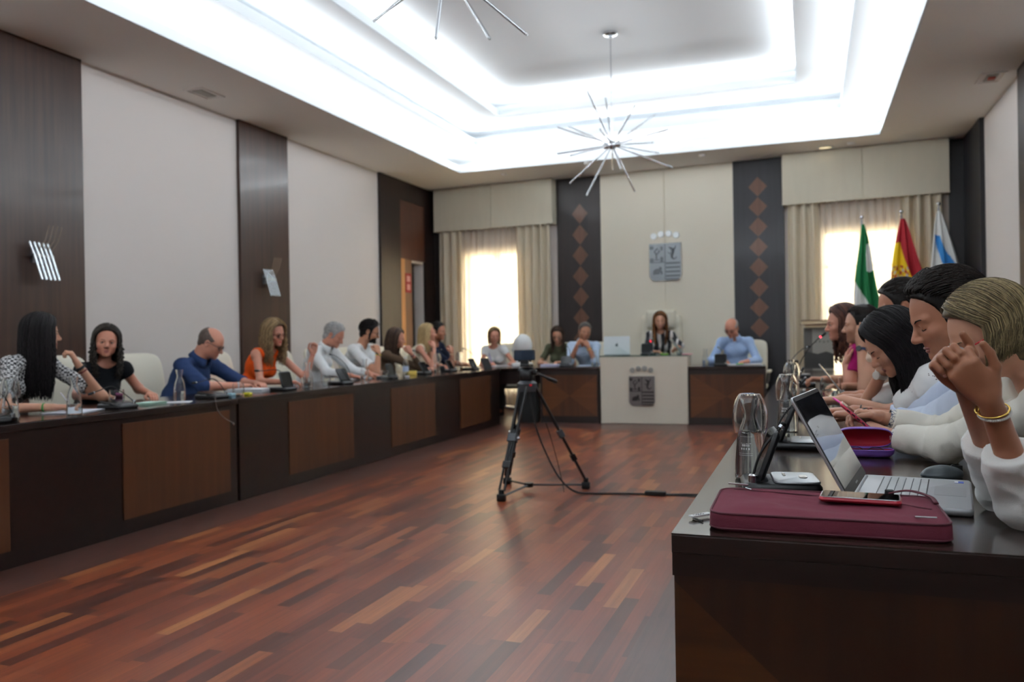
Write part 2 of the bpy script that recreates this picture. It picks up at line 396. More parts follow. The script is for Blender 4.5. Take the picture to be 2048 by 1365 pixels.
# windows: wooden frames with glass, outside a sunlit wall
M_glass, t_, b_ = newmat('window_glass')
g1 = N(t_, 'ShaderNodeBsdfTransparent'); g1.inputs[0].default_value = (.95, .97, .96, 1); g2 = N(t_, 'ShaderNodeBsdfGlossy'); g2.inputs['Roughness'].default_value = .02; g3 = N(t_, 'ShaderNodeMixShader'); g3.inputs[0].default_value = .07
t_.links.new(g1.outputs[0], g3.inputs[1]); t_.links.new(g2.outputs[0], g3.inputs[2]); t_.links.new(g3.outputs[0], t_.nodes['Material Output'].inputs['Surface']); t_.nodes.remove(b_)
M_wframe = mat('window_frame_paint', (150, 128, 104), .5)
for k, (u0, u1, z0, z1) in enumerate(WIN):
    fr = MB(); t = .05; um = (u0+u1)/2
    fr.box(u0, u0+t, .1, .16, z0, z1).box(u1-t, u1, .1, .16, z0, z1).box(u0, u1, .1, .16, z0, z0+t).box(u0, u1, .1, .16, z1-t, z1)
    fr.box(um-.05, um+.05, .1, .16, z0, z1)
    for zz in (.95, 1.5, 2.05): fr.box(u0, u1, .115, .145, zz-.015, zz+.015)
    wo_ = struct(bwobj(fr, 'window_%d' % (k+1), M_wframe))
    g = MB().box(u0+t, u1-t, .127, .131, z0+t, z1-t).build('pane', M_glass, wo_)
ob = MB().box(-9, 4, 17.5, 17.8, -2, 9).build('sunlit_wall', mat('yellow_render', (250, 234, 200), .9, var=.06, vscale=.8)); struct(ob)
struct(MB().box(-12, 8, 13.4, 17.5, -.3, -.1).build('street', mat('pavement', (170, 160, 145), .9, var=.08)))

# ------------------------------------------------------------------ curtains and pelmets
def sheet_pleat(u0, u1, z0, z1, off, amp, per, name, m, parent, thick=0, nz=14, seed=0, gather=.0):
    rs = random.Random(seed); n = int((u1-u0)/per*14); ph = [rs.uniform(0, 6.28) for _ in range(6)]
    vs = []; 
    for j in range(nz+1):
        z = z1+(z0-z1)*j/nz; fz = j/nz
        for i in range(n+1):
            u = u0+(u1-u0)*i/n
            p = 2*PI*u/per + .9*math.sin(u*5+ph[0]) + .25*math.sin(z*1.2+ph[1])
            d = amp*(.75+.35*math.sin(u*7+ph[2]))*math.sin(p) + .15*amp*math.sin(2.3*p+ph[3]+z)
            uc = (u0+u1)/2; uu = uc+(u-uc)*(1-gather*fz)
            vs.append((uu+.004*math.sin(3*z+u*9), -(off+d), z))
    fs = [(j*(n+1)+i, j*(n+1)+i+1, (j+1)*(n+1)+i+1, (j+1)*(n+1)+i) for j in range(nz) for i in range(n)]
    mb = MB().add(vs, fs); o = mb.build(name, m, parent, smooth=180)
    if thick:
        s = o.modifiers.new('solid', 'SOLIDIFY'); s.thickness = thick
    return o
def fabric_translucent(name, col, tr, tl):
    m, t, b = newmat(name); out = t.nodes['Material Output']
    df = N(t, 'ShaderNodeBsdfDiffuse'); df.inputs[0].default_value = lin(col)
    tn = N(t, 'ShaderNodeBsdfTranslucent'); tn.inputs[0].default_value = lin(col)
    tp = N(t, 'ShaderNodeBsdfTransparent')
    a = N(t, 'ShaderNodeMixShader'); a.inputs[0].default_value = tl; t.links.new(df.outputs[0], a.inputs[1]); t.links.new(tn.outputs[0], a.inputs[2])
    c = N(t, 'ShaderNodeMixShader'); c.inputs[0].default_value = tr; t.links.new(a.outputs[0], c.inputs[1]); t.links.new(tp.outputs[0], c.inputs[2])
    t.links.new(c.outputs[0], out.inputs['Surface']); t.nodes.remove(b)
    return m
M_sheer = fabric_translucent('sheer_fabric', (250, 243, 234), .08, .62)
M_drape = fabric_translucent('drape_fabric', (236, 226, 206), .0, .34)
M_pelmet = mat('pelmet_fabric', (210, 203, 184), .85, bump=.3, bscale=400, var=.05, vscale=3, stretch=(6, 6, .7))
def curtain(u0, u1, side, label, g0, g1, seed):
    r = empty('curtain', BW((u0+u1)/2, .1, 0), BANG); L = -(u1-u0)/2; W2 = (u1-u0)/2
    tag(r, label, 'curtain', 'curtains at the back windows')
    sheet_pleat(L, g0-(u0+u1)/2, .03, 3.45, .03, .035, .13, 'drape', M_drape, r, .004, seed=seed, gather=.0)
    sheet_pleat(g1-(u0+u1)/2, W2, .03, 3.45, .03, .035, .13, 'drape', M_drape, r, .004, seed=seed+1)
    sheet_pleat(g0-(u0+u1)/2-.1, g1-(u0+u1)/2+.1, .03, 3.45, -.035, .022, .10, 'sheer', M_sheer, r, 0, seed=seed+2)
    MB().tube([(L, -.02, 3.47), (W2, -.02, 3.47)], .014).build('curtain_rod', M_steel, r)
    return r
curtain(.06, 2.02, 0, 'cream curtain with sheer at the left back window', .47, 1.46, 3)
curtain(5.53, 7.42, 0, 'cream curtain with sheer at the right back window, behind the flags', 5.93, 6.93, 9)
def pelmet(u0, u1, label):
    r = empty('pelmet', BW((u0+u1)/2, 0, 2.9), BANG); h = (u1-u0)/2; tag(r, label, 'pelmet', 'pelmets above the back windows')
    MB().box(-h, -.004, -.2, -.17, 0, .695).box(.004, h, -.2, -.17, 0, .695).box(-h, h, -.185, -.165, .01, .69).box(-h, -h+.03, -.17, 0, 0, .695).box(h-.03, h, -.17, 0, 0, .695).build('fabric_board', M_pelmet, r, bevel=.004)
    MB().box(-h-.002, h+.002, -.206, -.2, 0, .012).build('hem', M_pelmet, r)
    return r
pelmet(.0, 2.09, 'cream fabric pelmet box above the left back window')
pelmet(5.47, 7.5, 'cream fabric pelmet box above the right back window and flags')

# ------------------------------------------------------------------ desks
def side_desk(name, x_in, x_out, y0, y1, panels, label, end0=None):
    """desk running along y; x_in is the face towards the middle of the room, x_out where people sit"""
    s = 1 if x_out > x_in else -1
    r = empty(name, ((x_in+x_out)/2, (y0+y1)/2, 0)); o = r.location
    tag(r, label, 'desk')
    xa, xb = sorted((x_in, x_out))
    MB().box(xa-o.x, xb-o.x, y0-o.y, y1-o.y, .737, .74).build('desk_top', M_top, r)
    MB().box(xa-o.x, xb-o.x, y0-o.y, y1-o.y, .70, .737).build('edge_board', M_desk, r, bevel=.002)
    f = MB(); fa, fb = sorted((x_in+s*.012, x_in+s*.04))
    f.box(fa-o.x, fb-o.x, y0+.012-o.y, y1-.012-o.y, 0, .70)
    f.build('front_panel', M_desk, r)
    for (a, b) in panels:
        ia, ib = sorted((x_in+s*.006, x_in+s*.012))
        MB().box(ia-o.x, ib-o.x, a-o.y, b-o.y, .09, .665).build('inlay_panel', M_inlay, r)
    for yy in ((y0+.012, y0+.04), (y1-.04, y1-.012)):
        ea, eb = sorted((x_in+s*.04, x_out-s*.05))
        MB().box(ea-o.x, eb-o.x, yy[0]-o.y, yy[1]-o.y, 0, .70).build('end_panel', M_desk, r)
    return r, o
XDL, XDR = -3.845, -.265
dk, o_ = side_desk('council_desk', XDL, XDL-.74, 2.0, 4.85, [(2.1, 3.06), (3.80, 4.76)], 'near half of the long dark wooden council desk on the left, with brown inlay panels')
MB().lathe([(.012, 0), (.012, .006), (.006, .008)], n=12, M=Matrix.Rotation(PI/2, 4, 'Y')).build('lock', M_chrome, dk).location = (XDL-.012-o_.x+.0, 4.80-o_.y, .56)
dk2, _ = side_desk('council_desk', XDL, XDL-.74, 4.856, 10.15, [(5.46, 6.43), (7.14, 8.14), (8.83, 9.8)], 'far half of the long dark wooden council desk on the left, ending near the corner')
dk3, o3 = side_desk('council_desk', XDR, .50, 1.65, 9.3, [(2.6, 3.6), (4.3, 5.3), (6.0, 7.0), (7.7, 8.7)], 'long dark wooden council desk on the right with a diamond veneer end facing the camera')
MB().box(XDR+.001-o3.x, .499-o3.x, 1.652-o3.y, 1.662-o3.y, .655, .70).build('apron', M_desk, dk3)
MB().box(XDR+.004-o3.x, .49-o3.x, 1.655-o3.y, 1.662-o3.y, .0, .655).build('veneered_end', marquetry('end_marquetry', (36, 19, 11), (50, 28, 14), (78, 45, 20), .12-o3.x, .30, 'x', (.40, .36)), dk3)
# corner table between the left desk and the back desk
ct = empty('corner_table', (-3.98, 10.75, 0)); tag(ct, 'small dark corner table joining the left desk to the back desk', 'table')
MB().box(-.62, .56, -.42, .42, .70, .74).build('table_top', M_top, ct, bevel=.003)
MB().box(-.6, .54, -.38, -.35, .52, .70).box(.51, .54, -.35, .38, .52, .70).build('apron', M_desk, ct)
MB().box(.28, .54, -.36, -.2, 0, .52).build('leg_panel', M_blackm, ct)
MB().box(-.6, -.4, -.36, -.2, 0, .52).build('leg_panel', M_blackm, ct)

# back desk (turned a few degrees) in two halves with the pale lectern front between them
BDA = R(3.6)
def BD(u, v, z=0):     # u along the front from the left end, v away from the room
    c, s = math.cos(BDA), math.sin(BDA); return (-3.40+u*c-v*s, 10.47+u*s+v*c, z)
def back_desk(u0, u1, label, npan):
    r = empty('council_desk', BD((u0+u1)/2, .36), BDA); h = (u1-u0)/2; tag(r, label, 'desk')
    MB().box(-h, h, -.36, .36, .70, .74).build('desk_top', M_top, r, bevel=.003)
    MB().box(-h, h, -.35, -.32, 0, .70).box(-h, -h+.03, -.32, .3, 0, .70).box(h-.03, h, -.32, .3, 0, .70).build('front_panel', M_desk, r)
    MB().box(-h+.03, h-.03, -.356, -.35, .09, .64).build('inlay_panel', marquetry('desk_marquetry_%d' % npan, (68, 36, 16), (84, 46, 20), (104, 60, 28), 0, .36, 'x', (h-.03, .28)), r)
    return r
back_desk(.0, .80, 'left part of the back desk with X-pattern veneer, beside the pale lectern', 1)
back_desk(1.945, 2.90, 'right part of the back desk with X-pattern veneer, under the bald man in light blue', 2)
lec = empty('lectern_desk', BD(1.385, .3), BDA); tag(lec, 'pale cream lectern with a metal coat of arms, in the middle of the back desk', 'lectern')
MB().box(-.56, .56, -.33, -.29, 0.005, .878).box(-.56, -.52, -.29, .36, .005, .878).box(.52, .56, -.29, .36, .005, .878).build('front_panel', M_cream, lec, bevel=.004)
MB().box(-.57, .57, -.335, .40, .878, .888).build('glass_top', mat('green_glass', (120, 170, 150), .05, trans=.6, spec=.6), lec)
MB().box(-.55, .55, -.25, .38, .84, .878).build('desk_top', M_cream, lec)

# ------------------------------------------------------------------ coat of arms
def emblem(parent, scale, M, m1, m2, disc_m, dys):
    """four discs over a quartered shield, local x right, z up, -y out of the wall"""
    w, h = .47*scale, .55*scale; r = .09*scale
    def shield(ins):
        a = []
        for cx, cz, a0 in ((w/2-r, -h/2+r, 270), (-w/2+r, -h/2+r, 180)):
            arc = [(cx+(r-ins)*math.cos(R(a0+90*k/6)), cz+(r-ins)*math.sin(R(a0+90*k/6))) for k in range(7)]
            a += arc[::-1]
        return [(-w/2+ins, h/2-ins), (w/2-ins, h/2-ins)] + a
    out = []
    o = MB().prism(shield(0), -.018, 0, M).build('shield', m1, parent); out.append(o)
    d = MB(); q = .004*scale
    for k in range(4): # stripes in the fourth quarter
        z = -.005*scale-k*.062*scale; d.box(.012*scale, w/2-.012*scale, -.023, -.017, z-.03*scale, z-.002, M)
    d.box(.012*scale, w/2-.03*scale, -.023, -.017, -h/2+.006*scale, -h/2+.03*scale, M)
    # curled sea creature in the second quarter
    pts = [(.045, .215), (.085, .19), (.105, .17), (.10, .13), (.085, .09), (.09, .055), (.12, .035), (.15, .05), (.165, .075)]
    wd = [.004, .018, .026, .022, .018, .015, .012, .008, .003]
    d.tube([M @ Vector((x*scale+.01, -.02, z*scale)) for x, z in pts], [v*scale for v in wd], 8)
    d.tube([M @ Vector((x*scale+.01, -.02, z*scale)) for x, z in ((.105, .17), (.14, .20), (.15, .235))], [.014*scale, .010*scale, .003*scale], 6)
    d.tube([M @ Vector((x*scale+.01, -.02, z*scale)) for x, z in ((.10, .13), (.055, .12), (.03, .14))], [.010*scale, .007*scale, .003*scale], 6)
    # crouching beast in the third quarter
    for (x, z, rx, rz) in ((-.11, -.13, .05, .035), (-.15, -.14, .03, .03), (-.075, -.10, .022, .03), (-.13, -.17, .055, .012), (-.055, -.16, .012, .03), (-.17, -.165, .012, .025)):
        d.sphere(M @ Vector((x*scale, -.018, z*scale)), (rx*scale, .008, rz*scale), 12, 8, M.to_3x3().to_4x4())
    # castle and foliage in the first quarter
    for (x, z, a, c) in ((-.20, .03, .05, .05), (-.20, .215, .05, .04), (-.05, .04, .035, .06), (-.05, .2, .03, .05), (-.12, .035, .06, .015)):
        d.box((x-a*.6)*scale, (x+a*.6)*scale, -.022, -.017, (z-c*.6)*scale, (z+c*.6)*scale, M)
    d.tube([M @ Vector((x*scale, -.02, z*scale)) for x, z in ((-.13, .05), (-.13, .11), (-.16, .16), (-.12, .2), (-.08, .16), (-.12, .12))], .010*scale, 6)
    d.box(-.006*scale, .006*scale, -.022, -.017, -h/2+.01, h/2-.01, M)
    d.box(-w/2+.01*scale, 0, -.022, -.017, -.01*scale, .004*scale, M)
    d.build('relief', m2, parent)
    for x, dz in zip((-.17, -.06, .055, .165), dys):
        MB().lathe([(.048*scale, 0), (.048*scale, .012), (.042*scale, .016)], n=28, M=M @ Matrix.Translation((x*scale, 0, h/2+.10*scale+dz*scale)) @ Matrix.Rotation(PI/2, 4, 'X')).build('disc', disc_m, parent)
em = empty('coat_of_arms', BW(3.80, .037, 2.225), BANG); tag(em, 'silver quartered coat of arms with four discs on the cream wall', 'coat of arms')
emblem(em, 1.0, Matrix.Identity(4), mat('shield_metal', (150, 156, 160), .45, .5), mat('shield_relief', (104, 108, 112), .5, .4), mat('silver_disc', (236, 240, 240), .35, .3), (.012, .036, .04, .012))
emblem(lec, .70, Matrix.Translation((-.02, -.331, .43)), mat('dark_shield_metal', (118, 112, 110), .4, .6), mat('dark_shield_relief', (52, 48, 46), .5, .4), mat('dull_disc', (158, 158, 152), .45, .3), (.01, .04, .04, .01))

# ------------------------------------------------------------------ chairs
def star_base(r, z=.42):
    for k in range(5):
        a = R(90+72*k); e = (math.cos(a)*.29, math.sin(a)*.29)
        lg = MB().tube([(0, 0, .10), (e[0]*.5, e[1]*.5, .095), (e[0], e[1], .075)], [.03, .024, .018], 8).build('base_arm', M_chrome, r, smooth=60)
        MB().lathe([(.024, -.02), (.027, -.012), (.027, .012), (.024, .02)], n=14, M=Matrix.Translation((e[0], e[1], .0275)) @ Matrix.Rotation(a, 4, 'Z') @ Matrix.Rotation(PI/2, 4, 'X')).build('caster', M_rubber, lg, smooth=60)
    MB().lathe([(.03, .10), (.03, .28), (.02, .28), (.02, z)], n=14).build('gas_column', M_chrome, r, smooth=60)
def chair_proto():
    """cream leather armchair, the sitter faces +y"""
    r = empty('armchair', (0, 0, 0)); star_base(r, .40)
    MB().rbox(-.27, .27, -.22, .27, .39, .48, .09, rz=.03).build('seat', M_leather, r, smooth=50)
    pts = MB(); n = 12; vs = []; fs = []
    # slightly curved, tall padded back
    prof = [(-.245, .42), (-.255, .55), (-.275, .75), (-.31, .95), (-.335, 1.04), (-.345, 1.065)]
    nx = 12
    for side in (0, 1):
        for j, (y, z) in enumerate(prof):
            hw = (.24, .255, .265, .265, .255, .225)[j]
            for i in range(nx+1):
                u = -1+2*i/nx; th = .075*(1-.25*abs(u)**4) * (1 if j < 5 else .5)
                vs.append((hw*u, y+.035*u*u+(-th/2 if side == 0 else th/2), z-.02*(abs(u)**6)*(j >= 4)))
    m = len(prof); w_ = nx+1
    for side in (0, 1):
        for j in range(m-1):
            for i in range(nx):
                a = side*m*w_+j*w_+i; fs.append((a, a+1, a+w_+1, a+w_))
    for i in range(nx):
        for j in (0, m-1): a = j*w_+i; fs.append((a, a+1, m*w_+a+1, m*w_+a))
    for j in range(m-1):
        for i in (0, nx): a = j*w_+i; fs.append((a, a+w_, m*w_+a+w_, m*w_+a))
    bk = MB().add(vs, fs).build('backrest', M_leather, r, smooth=60)
    s = bk.modifiers.new('sub', 'SUBSURF'); s.levels = 1; s.render_levels = 1
    for x in (-.29, .29):
        MB().rbox(x-.03, x+.03, -.2, .2, .62, .655, .028).build('armrest', M_leather, r, smooth=50)
        MB().tube([(x, .16, .63), (x*.95, .17, .5), (x*.6, .1, .40)], .014, 8).tube([(x, -.14, .63), (x*.95, -.16, .5), (x*.6, -.1, .40)], .014, 8).build('arm_bracket', M_chrome, r, smooth=60)
    return r
CH = chair_proto(); _first = [True]
def chair(x, y, rz, label, group, z=0):
    o = CH if _first[0] else copy_tree(CH)
    _first[0] = False
    o.location = (x, y, z); o.rotation_euler = (0, 0, rz); tag(o, label, 'chair', group); return o
GL, GB, GR = 'cream armchairs behind the left desk', 'cream armchairs behind the back desk', 'cream armchairs behind the right desk'
LSEAT = [3.72, 4.62, 5.40, 6.32, 7.32, 8.10, 8.78, 9.52, 10.2]
LCH = ['under the woman in the black and white checked blouse', 'under the woman in the black top', 'under the bald man in the dark blue shirt', 'under the woman in the orange top',
       'under the white-haired man', 'under the bearded man in the white shirt', 'under the woman in the brown top', 'under the blonde woman in the cream top', 'under the man in the navy shirt']
for y, lb in zip(LSEAT, LCH):
    chair(-5.02, y, R(-90), 'cream leather armchair '+lb, GL)
BSEAT = [(-4.35, 11.62, 'under the blonde woman in white at the corner table'), (-3.40, 11.62, 'under the woman in the olive top'), (-2.98, 11.75, 'under the man in the pale blue shirt'), (-.80, 11.62, 'under the bald man in light blue')]
for x, y, lb in BSEAT: chair(x, y, R(180), 'cream leather armchair '+lb, GB)
RSEAT = [(1.02, 1.86, 'under the person with clasped hands'), (1.05, 2.46, 'under the blonde woman in red glasses'), (1.05, 3.06, 'under the dark-haired man in pale blue'), (1.0, 3.72, 'under the woman in the white eyelet blouse'),
         (1.02, 4.5, 'under the person hidden behind the long dark-haired woman'), (1.0, 5.35, 'under the woman resting her head on her hand'), (.95, 6.05, 'under the woman in the magenta top'), (1.0, 6.9, 'under the person reaching for a glass')]
for x, y, lb in RSEAT: chair(x, y, R(90), 'cream leather armchair '+lb, GR)
# tall presidential chair
pc = empty('presidential_chair', (-2.03, 11.82, .0), R(180)); tag(pc, 'tall cream leather chair with a headrest behind the lectern', 'chair')
star_base(pc, .52)
MB().rbox(-.28, .28, -.22, .28, .50, .60, .09, rz=.03).build('seat', M_leather, pc, smooth=50)
M_ = Matrix.Rotation(R(97), 4, 'X')
MB().rbox(-.29, .29, .52, 1.46, .20, .28, .07, M=Matrix.Rotation(R(90), 4, 'X') @ Matrix.Scale(1, 4), rz=.03).build('backrest', M_leather, pc, smooth=50)
MB().rbox(-.215, .215, 1.24, 1.52, .12, .26, .04, M=Matrix.Rotation(R(90), 4, 'X'), rz=.04).build('headrest', M_leather, pc, smooth=50)
for c in pc.children:
    if c.name.startswith(('backrest', 'headrest')): c.data.transform(Matrix.Translation((0, -.02, 0)))
for x in (-.31, .31): MB().rbox(x-.03, x+.03, -.2, .2, .74, .775, .028).box(x-.012, x+.012, -.1, .1, .56, .74).build('armrest', M_leather, pc, smooth=50)

# ------------------------------------------------------------------ ceiling fittings
TIPS = [(-2.277, 4.107, 2.948), (-1.964, 4.243, 2.852), (-1.697, 4.385, 2.862), (-1.529, 4.552, 2.916)]
def sputnik(cx, cy, cz, ztop, label, seed, tips=None, LL=.62):
    r = empty('chandelier', (cx, cy, ztop)); tag(r, label, 'chandelier', 'starburst chandeliers under the stepped ceiling')
    h = cz-ztop
    MB().lathe([(.075, 0), (.075, -.02), (.06, -.032), (.02, -.034), (.02, -.06)], n=28).build('ceiling_canopy', M_chrome, r, smooth=40)
    MB().tube([(0, 0, -.03), (0, 0, h)], .007, 8).build('rod', M_chrome, r)
    MB().tube([(-.09, 0, h-.01), (.09, 0, h+.01)], .03, 12).sphere((0, 0, h), .05, 16, 10).build('hub', M_chrome, r, smooth=60)
    rs = random.Random(seed); n = 20; dirs = []
    for i in range(n):
        z = 1-2*(i+.5)/n; a = i*2.39996+seed; q = math.sqrt(1-z*z); dirs.append((Vector((q*math.cos(a), q*math.sin(a), z*.62)).normalized(), LL+rs.uniform(-.05, .05)))
    if tips:
        tv = [Vector(t)-Vector((cx, cy, cz)) for t in tips]
        dirs = [(t.normalized(), t.length) for t in tv]+[(-t.normalized(), t.length) for t in tv]+[(Vector((math.cos(a), math.sin(a), z)).normalized(), LL) for a, z in ((.3, .5), (1.3, .9), (2.6, .4), (3.4, .8), (4.4, .35), (5.4, .9), (.9, .1), (2.1, 1.6), (5.9, .2))]
    for d, L in dirs:
        c = Vector((0, 0, h)); p0 = c+d*.04; p1 = c+d*L
        b = MB().tube([p0, p0+(p1-p0)*.35], .0065, 8).tube([p0+(p1-p0)*.3, p1], .009, 8).build('spoke', M_chrome, r, smooth=60)
        MB().tube([p1, p1+d*.012], .0075, 8).build('lamp_tip', mat('lamp_tip', (240, 246, 248), .2, trans=.3), b)
    return r
sputnik(-1.93, 8.55, 3.17, 4.36, 'starburst chandelier hanging over the middle of the room', 2)
sputnik(-1.95, 4.35, 3.30, 4.36, 'starburst chandelier cut off by the top of the photo', 5, tips=TIPS)
def vent(x, y, rz, lab, lit=False):
    r = empty('ceiling_vent' if not lit else 'downlight', (x, y, ZC), rz)
    if lit:
        MB().lathe([(.11, 0), (.11, -.006), (.08, -.008), (.075, .0)], n=28, cap=False).build('trim_ring', M_white, r)
        MB().lathe([(.078, -.002), (.0, -.003)], n=24).build('lamp', mat('warm_lamp', (255, 236, 190), .4, emit=.8), r)
        tag(r, lab, 'downlight')
    else:
        MB().box(-.11, .11, -.17, -.15, -.012, 0).box(-.11, .11, .15, .17, -.012, 0).box(-.11, -.09, -.15, .15, -.012, 0).box(.09, .11, -.15, .15, -.012, 0).build('frame', M_soff, r)
        MB().box(-.05, .05, -.11, .11, -.01, -.002).build('diffuser', mat('diffuser', (170, 168, 160), .6), r)
        tag(r, lab, 'vent')
    return r
vent(-5.55, 6.57, 0, 'small rectangular ceiling fitting over the left pale wall panel')
vent(1.70, 9.10, 0, 'small ceiling fitting with a red mark near the right wall')
MB().box(-.03, .03, -.06, .0, -.03, -.012).build('red_mark', mat('dull_red', (180, 84, 66), .5), [o for o in bpy.data.objects if o.name.startswith('ceiling_vent')][-1])
vent(.24, 11.65, 0, 'round lit downlight in the soffit before the right pelmet', True)
def det(x, y, lab):
    r = MB().lathe([(.05, 0), (.05, -.012), (.035, -.03), (.0, -.032)], n=20).build('smoke_detector', M_soff, smooth=50); r.location = (x, y, ZC); tag(r, lab, 'smoke detector'); return r
det(-1.33, 11.40, 'small round ceiling fitting above the cream centre panel, left of the dark diamond panel')
det(-2.9, 11.24, 'small round ceiling fitting left of the chandelier, above the left dark diamond panel')
det(-4.25, 11.5, 'small round ceiling fitting near the left pelmet')
det(.55, 11.5, 'small round ceiling fitting nearest the right pelmet')

# ------------------------------------------------------------------ wall sconces: bundles of silver rods
def sconce(y, z, lab):
    r = empty('wall_sconce', (XL+.04, y, z)); tag(r, lab, 'wall lamp', 'rod sconces on the dark pilasters')
    MB().box(0, .02, -.05, .05, -.05, .05).build('wall_plate', M_steel, r)
    MB().box(.02, .06, -.095, .095, -.006, .010).box(.075, .082, -.095, .095, -.008, .012).build('rod_clamp', M_chrome, r)
    for i in range(5):
        yy = -.08+.04*i
        MB().tube([(.055, yy-.028, .11), (.075, yy, .0), (.11, yy+.035, -.19)], .0105, 10).build('rod', mat('bright_rod', (222, 230, 236), .22, .85), r, smooth=60)
    for i in range(4):
        yy = -.03+.04*i
        MB().tube([(.06, yy-.02, .02), (.10, yy+.03, .13), (.12, yy+.05, .25)], .0035, 6).build('glass_rod', mat('glass_rod', (190, 170, 150), .1, trans=.6), r, smooth=60)
    return r
sconce(4.93, 1.86, 'silver rod wall lamp on the leftmost dark pilaster')
sconce(7.90, 1.86, 'silver rod wall lamp on the narrow dark pilaster between the pale wall panels')

# ------------------------------------------------------------------ flags
def flag(x, y, zt, fn, mats, label, wid, seed, L=1.15):
    r = empty('flag', (x, y, 0)); tag(r, label, 'flag', 'flags before the right back window')
    MB().tube([(0, 0, .03), (0, 0, zt)], .012, 10).build('pole', M_steel, r, smooth=60)
    MB().sphere((0, 0, zt+.05), .028, 16, 10).lathe([(.008, zt), (.014, zt+.01), (.008, zt+.03)], n=12).build('finial', M_chrome, r, smooth=60)
    MB().lathe([(.17, 0), (.17, .02), (.05, .04), (.02, .05)], n=28).build('foot', M_steel, r, smooth=40)
    nu, nv = 44, 90; vs = []; fs = []; mi = []
    for j in range(nv+1):
        v = j/nv; z = zt-.04-L*v
        wv = wid*(.10+.90*min(1, v*1.2)**.85); x0 = -.36*wv; x1 = .64*wv
        for i in range(nu+1):
            u = i/nu; amp = .028*(v**.5)
            ff = math.sin(u*15+seed+1.5*v)+.4*math.sin(u*31+seed*2)
            vs.append((x0+(x1-x0)*u+.01*math.sin(6*v+seed), -.02-.035*min(1, v*4)+amp*ff - .02*math.sin(PI*u), z-.03*v*math.sin(u*9+seed)))
    mb = MB()
    for j in range(nv):
        for i in range(nu):
            a = j*(nu+1)+i; fs.append((a, a+1, a+nu+2, a+nu+1)); mi.append(fn((i+.5)/nu, (j+.5)/nv))
    mb.v = vs; mb.f = fs; mb.mi = mi
    o = mb.build('cloth', mats, r, smooth=180); sl = o.modifiers.new('solid', 'SOLIDIFY'); sl.thickness = .0025
    return r, o
def cloth(n, c): return mat('flag_'+n, c, .75, bump=.15, bscale=500)
def f_green(u, v):
    b = .36+.50*v
    if v > .22 and u > .62 and u > .50+.28*(.55-v)*2 and v < .52: return 1
    if v > .62 and u < (v-.60)*1.9: return 1
    return 0
flag(.656, 11.38, 2.56, f_green, [cloth('green', (20, 112, 62)), cloth('white', (232, 234, 232))], 'green and white flag, leftmost of the three by the right window', .30, 1)
def f_red(u, v):
    e = .36+1.15*(v-.28)-.12*math.sin(v*9)
    if v < .27+.0*u: return 0
    if u > max(.1, .30+1.0*(v-.27)) and v < .9: return 0
    # arms of the flag, drawn as broken red, grey and white patches
    if v > .52 and u < .56:
        h = math.sin(u*47+v*31)+math.sin(u*23-v*61)+.8*math.sin(v*90+u*11)
        if h > .75: return 0
        if h < -1.25: return 2
        if -.2 < h < .12: return 3
    return 1
flag(1.115, 11.38, 2.60, f_red, [cloth('red', (170, 32, 44)), cloth('yellow', (240, 200, 20)), cloth('silver', (190, 186, 190)), cloth('brown', (140, 70, 50))], 'red and yellow flag with a crest, the middle of the three', .46, 2.4)
def f_blue(u, v):
    c = (v-.30)*1.15+.12
    return 1 if (v > .27 and c-.02 < u < c+.40-.1*math.sin(v*5)) else 0
flag(1.539, 11.38, 2.67, f_blue, [cloth('white', (232, 234, 238)), cloth('blue', (58, 142, 214))], 'white flag with a light blue diagonal band, rightmost of the three', .42, 4.1)

# ------------------------------------------------------------------ exhibition stand and book box near the right window
st = empty('display_stand', (.10, 10.95, 0)); tag(st, 'grey poster stand with a row of five grey marks, before the right window', 'poster stand')
MB().box(-.16, .19, -.02, .02, .05, 1.21).build('panel', mat('poster_grey', (150, 148, 140), .7), st)
MB().box(-.16, -.06, -.022, -.02, .05, 1.20).build('dark_side', mat('poster_dark', (96, 94, 90), .7), st)
MB().prism([(-.16, .70), (-.16, .92), (-.08, .90), (.0, .88), (.1, .91), (.19, .88), (.19, .70)], -.024, -.022).build('skyline_print', mat('poster_black', (58, 58, 56), .7), st)
mk = MB()
for i in range(4): mk.lathe([(.014, 0), (.014, .002)], n=16, M=Matrix.Translation((-.02+.048*i, -.021, 1.03+.006*(i % 2))) @ Matrix.Rotation(PI/2, 4, 'X'))
mk.build('emblem_marks', mat('poster_mark', (116, 118, 112), .7), st)
MB().box(-.2, .2, -.15, .15, 0, .05).build('foot', M_steel, st)
bx = empty('book_box', (.09, 10.8, 1.21)); tag(bx, 'cream and brown book-shaped box on top of the poster stand', 'box')
MB().box(-.17, .17, -.1, .12, .045, .085).box(-.13, .19, -.08, .1, .0, .03).build('pages', mat('page_cream', (226, 208, 170), .7), bx)
MB().box(-.19, .18, -.11, .13, .035, .045).box(-.18, .17, -.11, .13, .085, .094).box(-.14, .2, -.09, .11, .03, .035).build('cover', mat('cover_brown', (126, 84, 62), .5), bx)
bx.location.y = 10.95
# fire notice by the door
sg = empty('fire_sign', (XL+.03, 11.50, 2.03)); tag(sg, 'small red and white fire notice on the wall beside the dark doorway', 'sign')
MB().box(-.01, .006, -.09, .09, -.15, .15).build('board', mat('sign_red', (150, 30, 36), .5), sg)
MB().box(.006, .008, -.055, .055, .02, .11).box(.006, .008, -.05, .05, -.11, -.02).build('print', mat('sign_pale', (206, 150, 150), .6), sg)

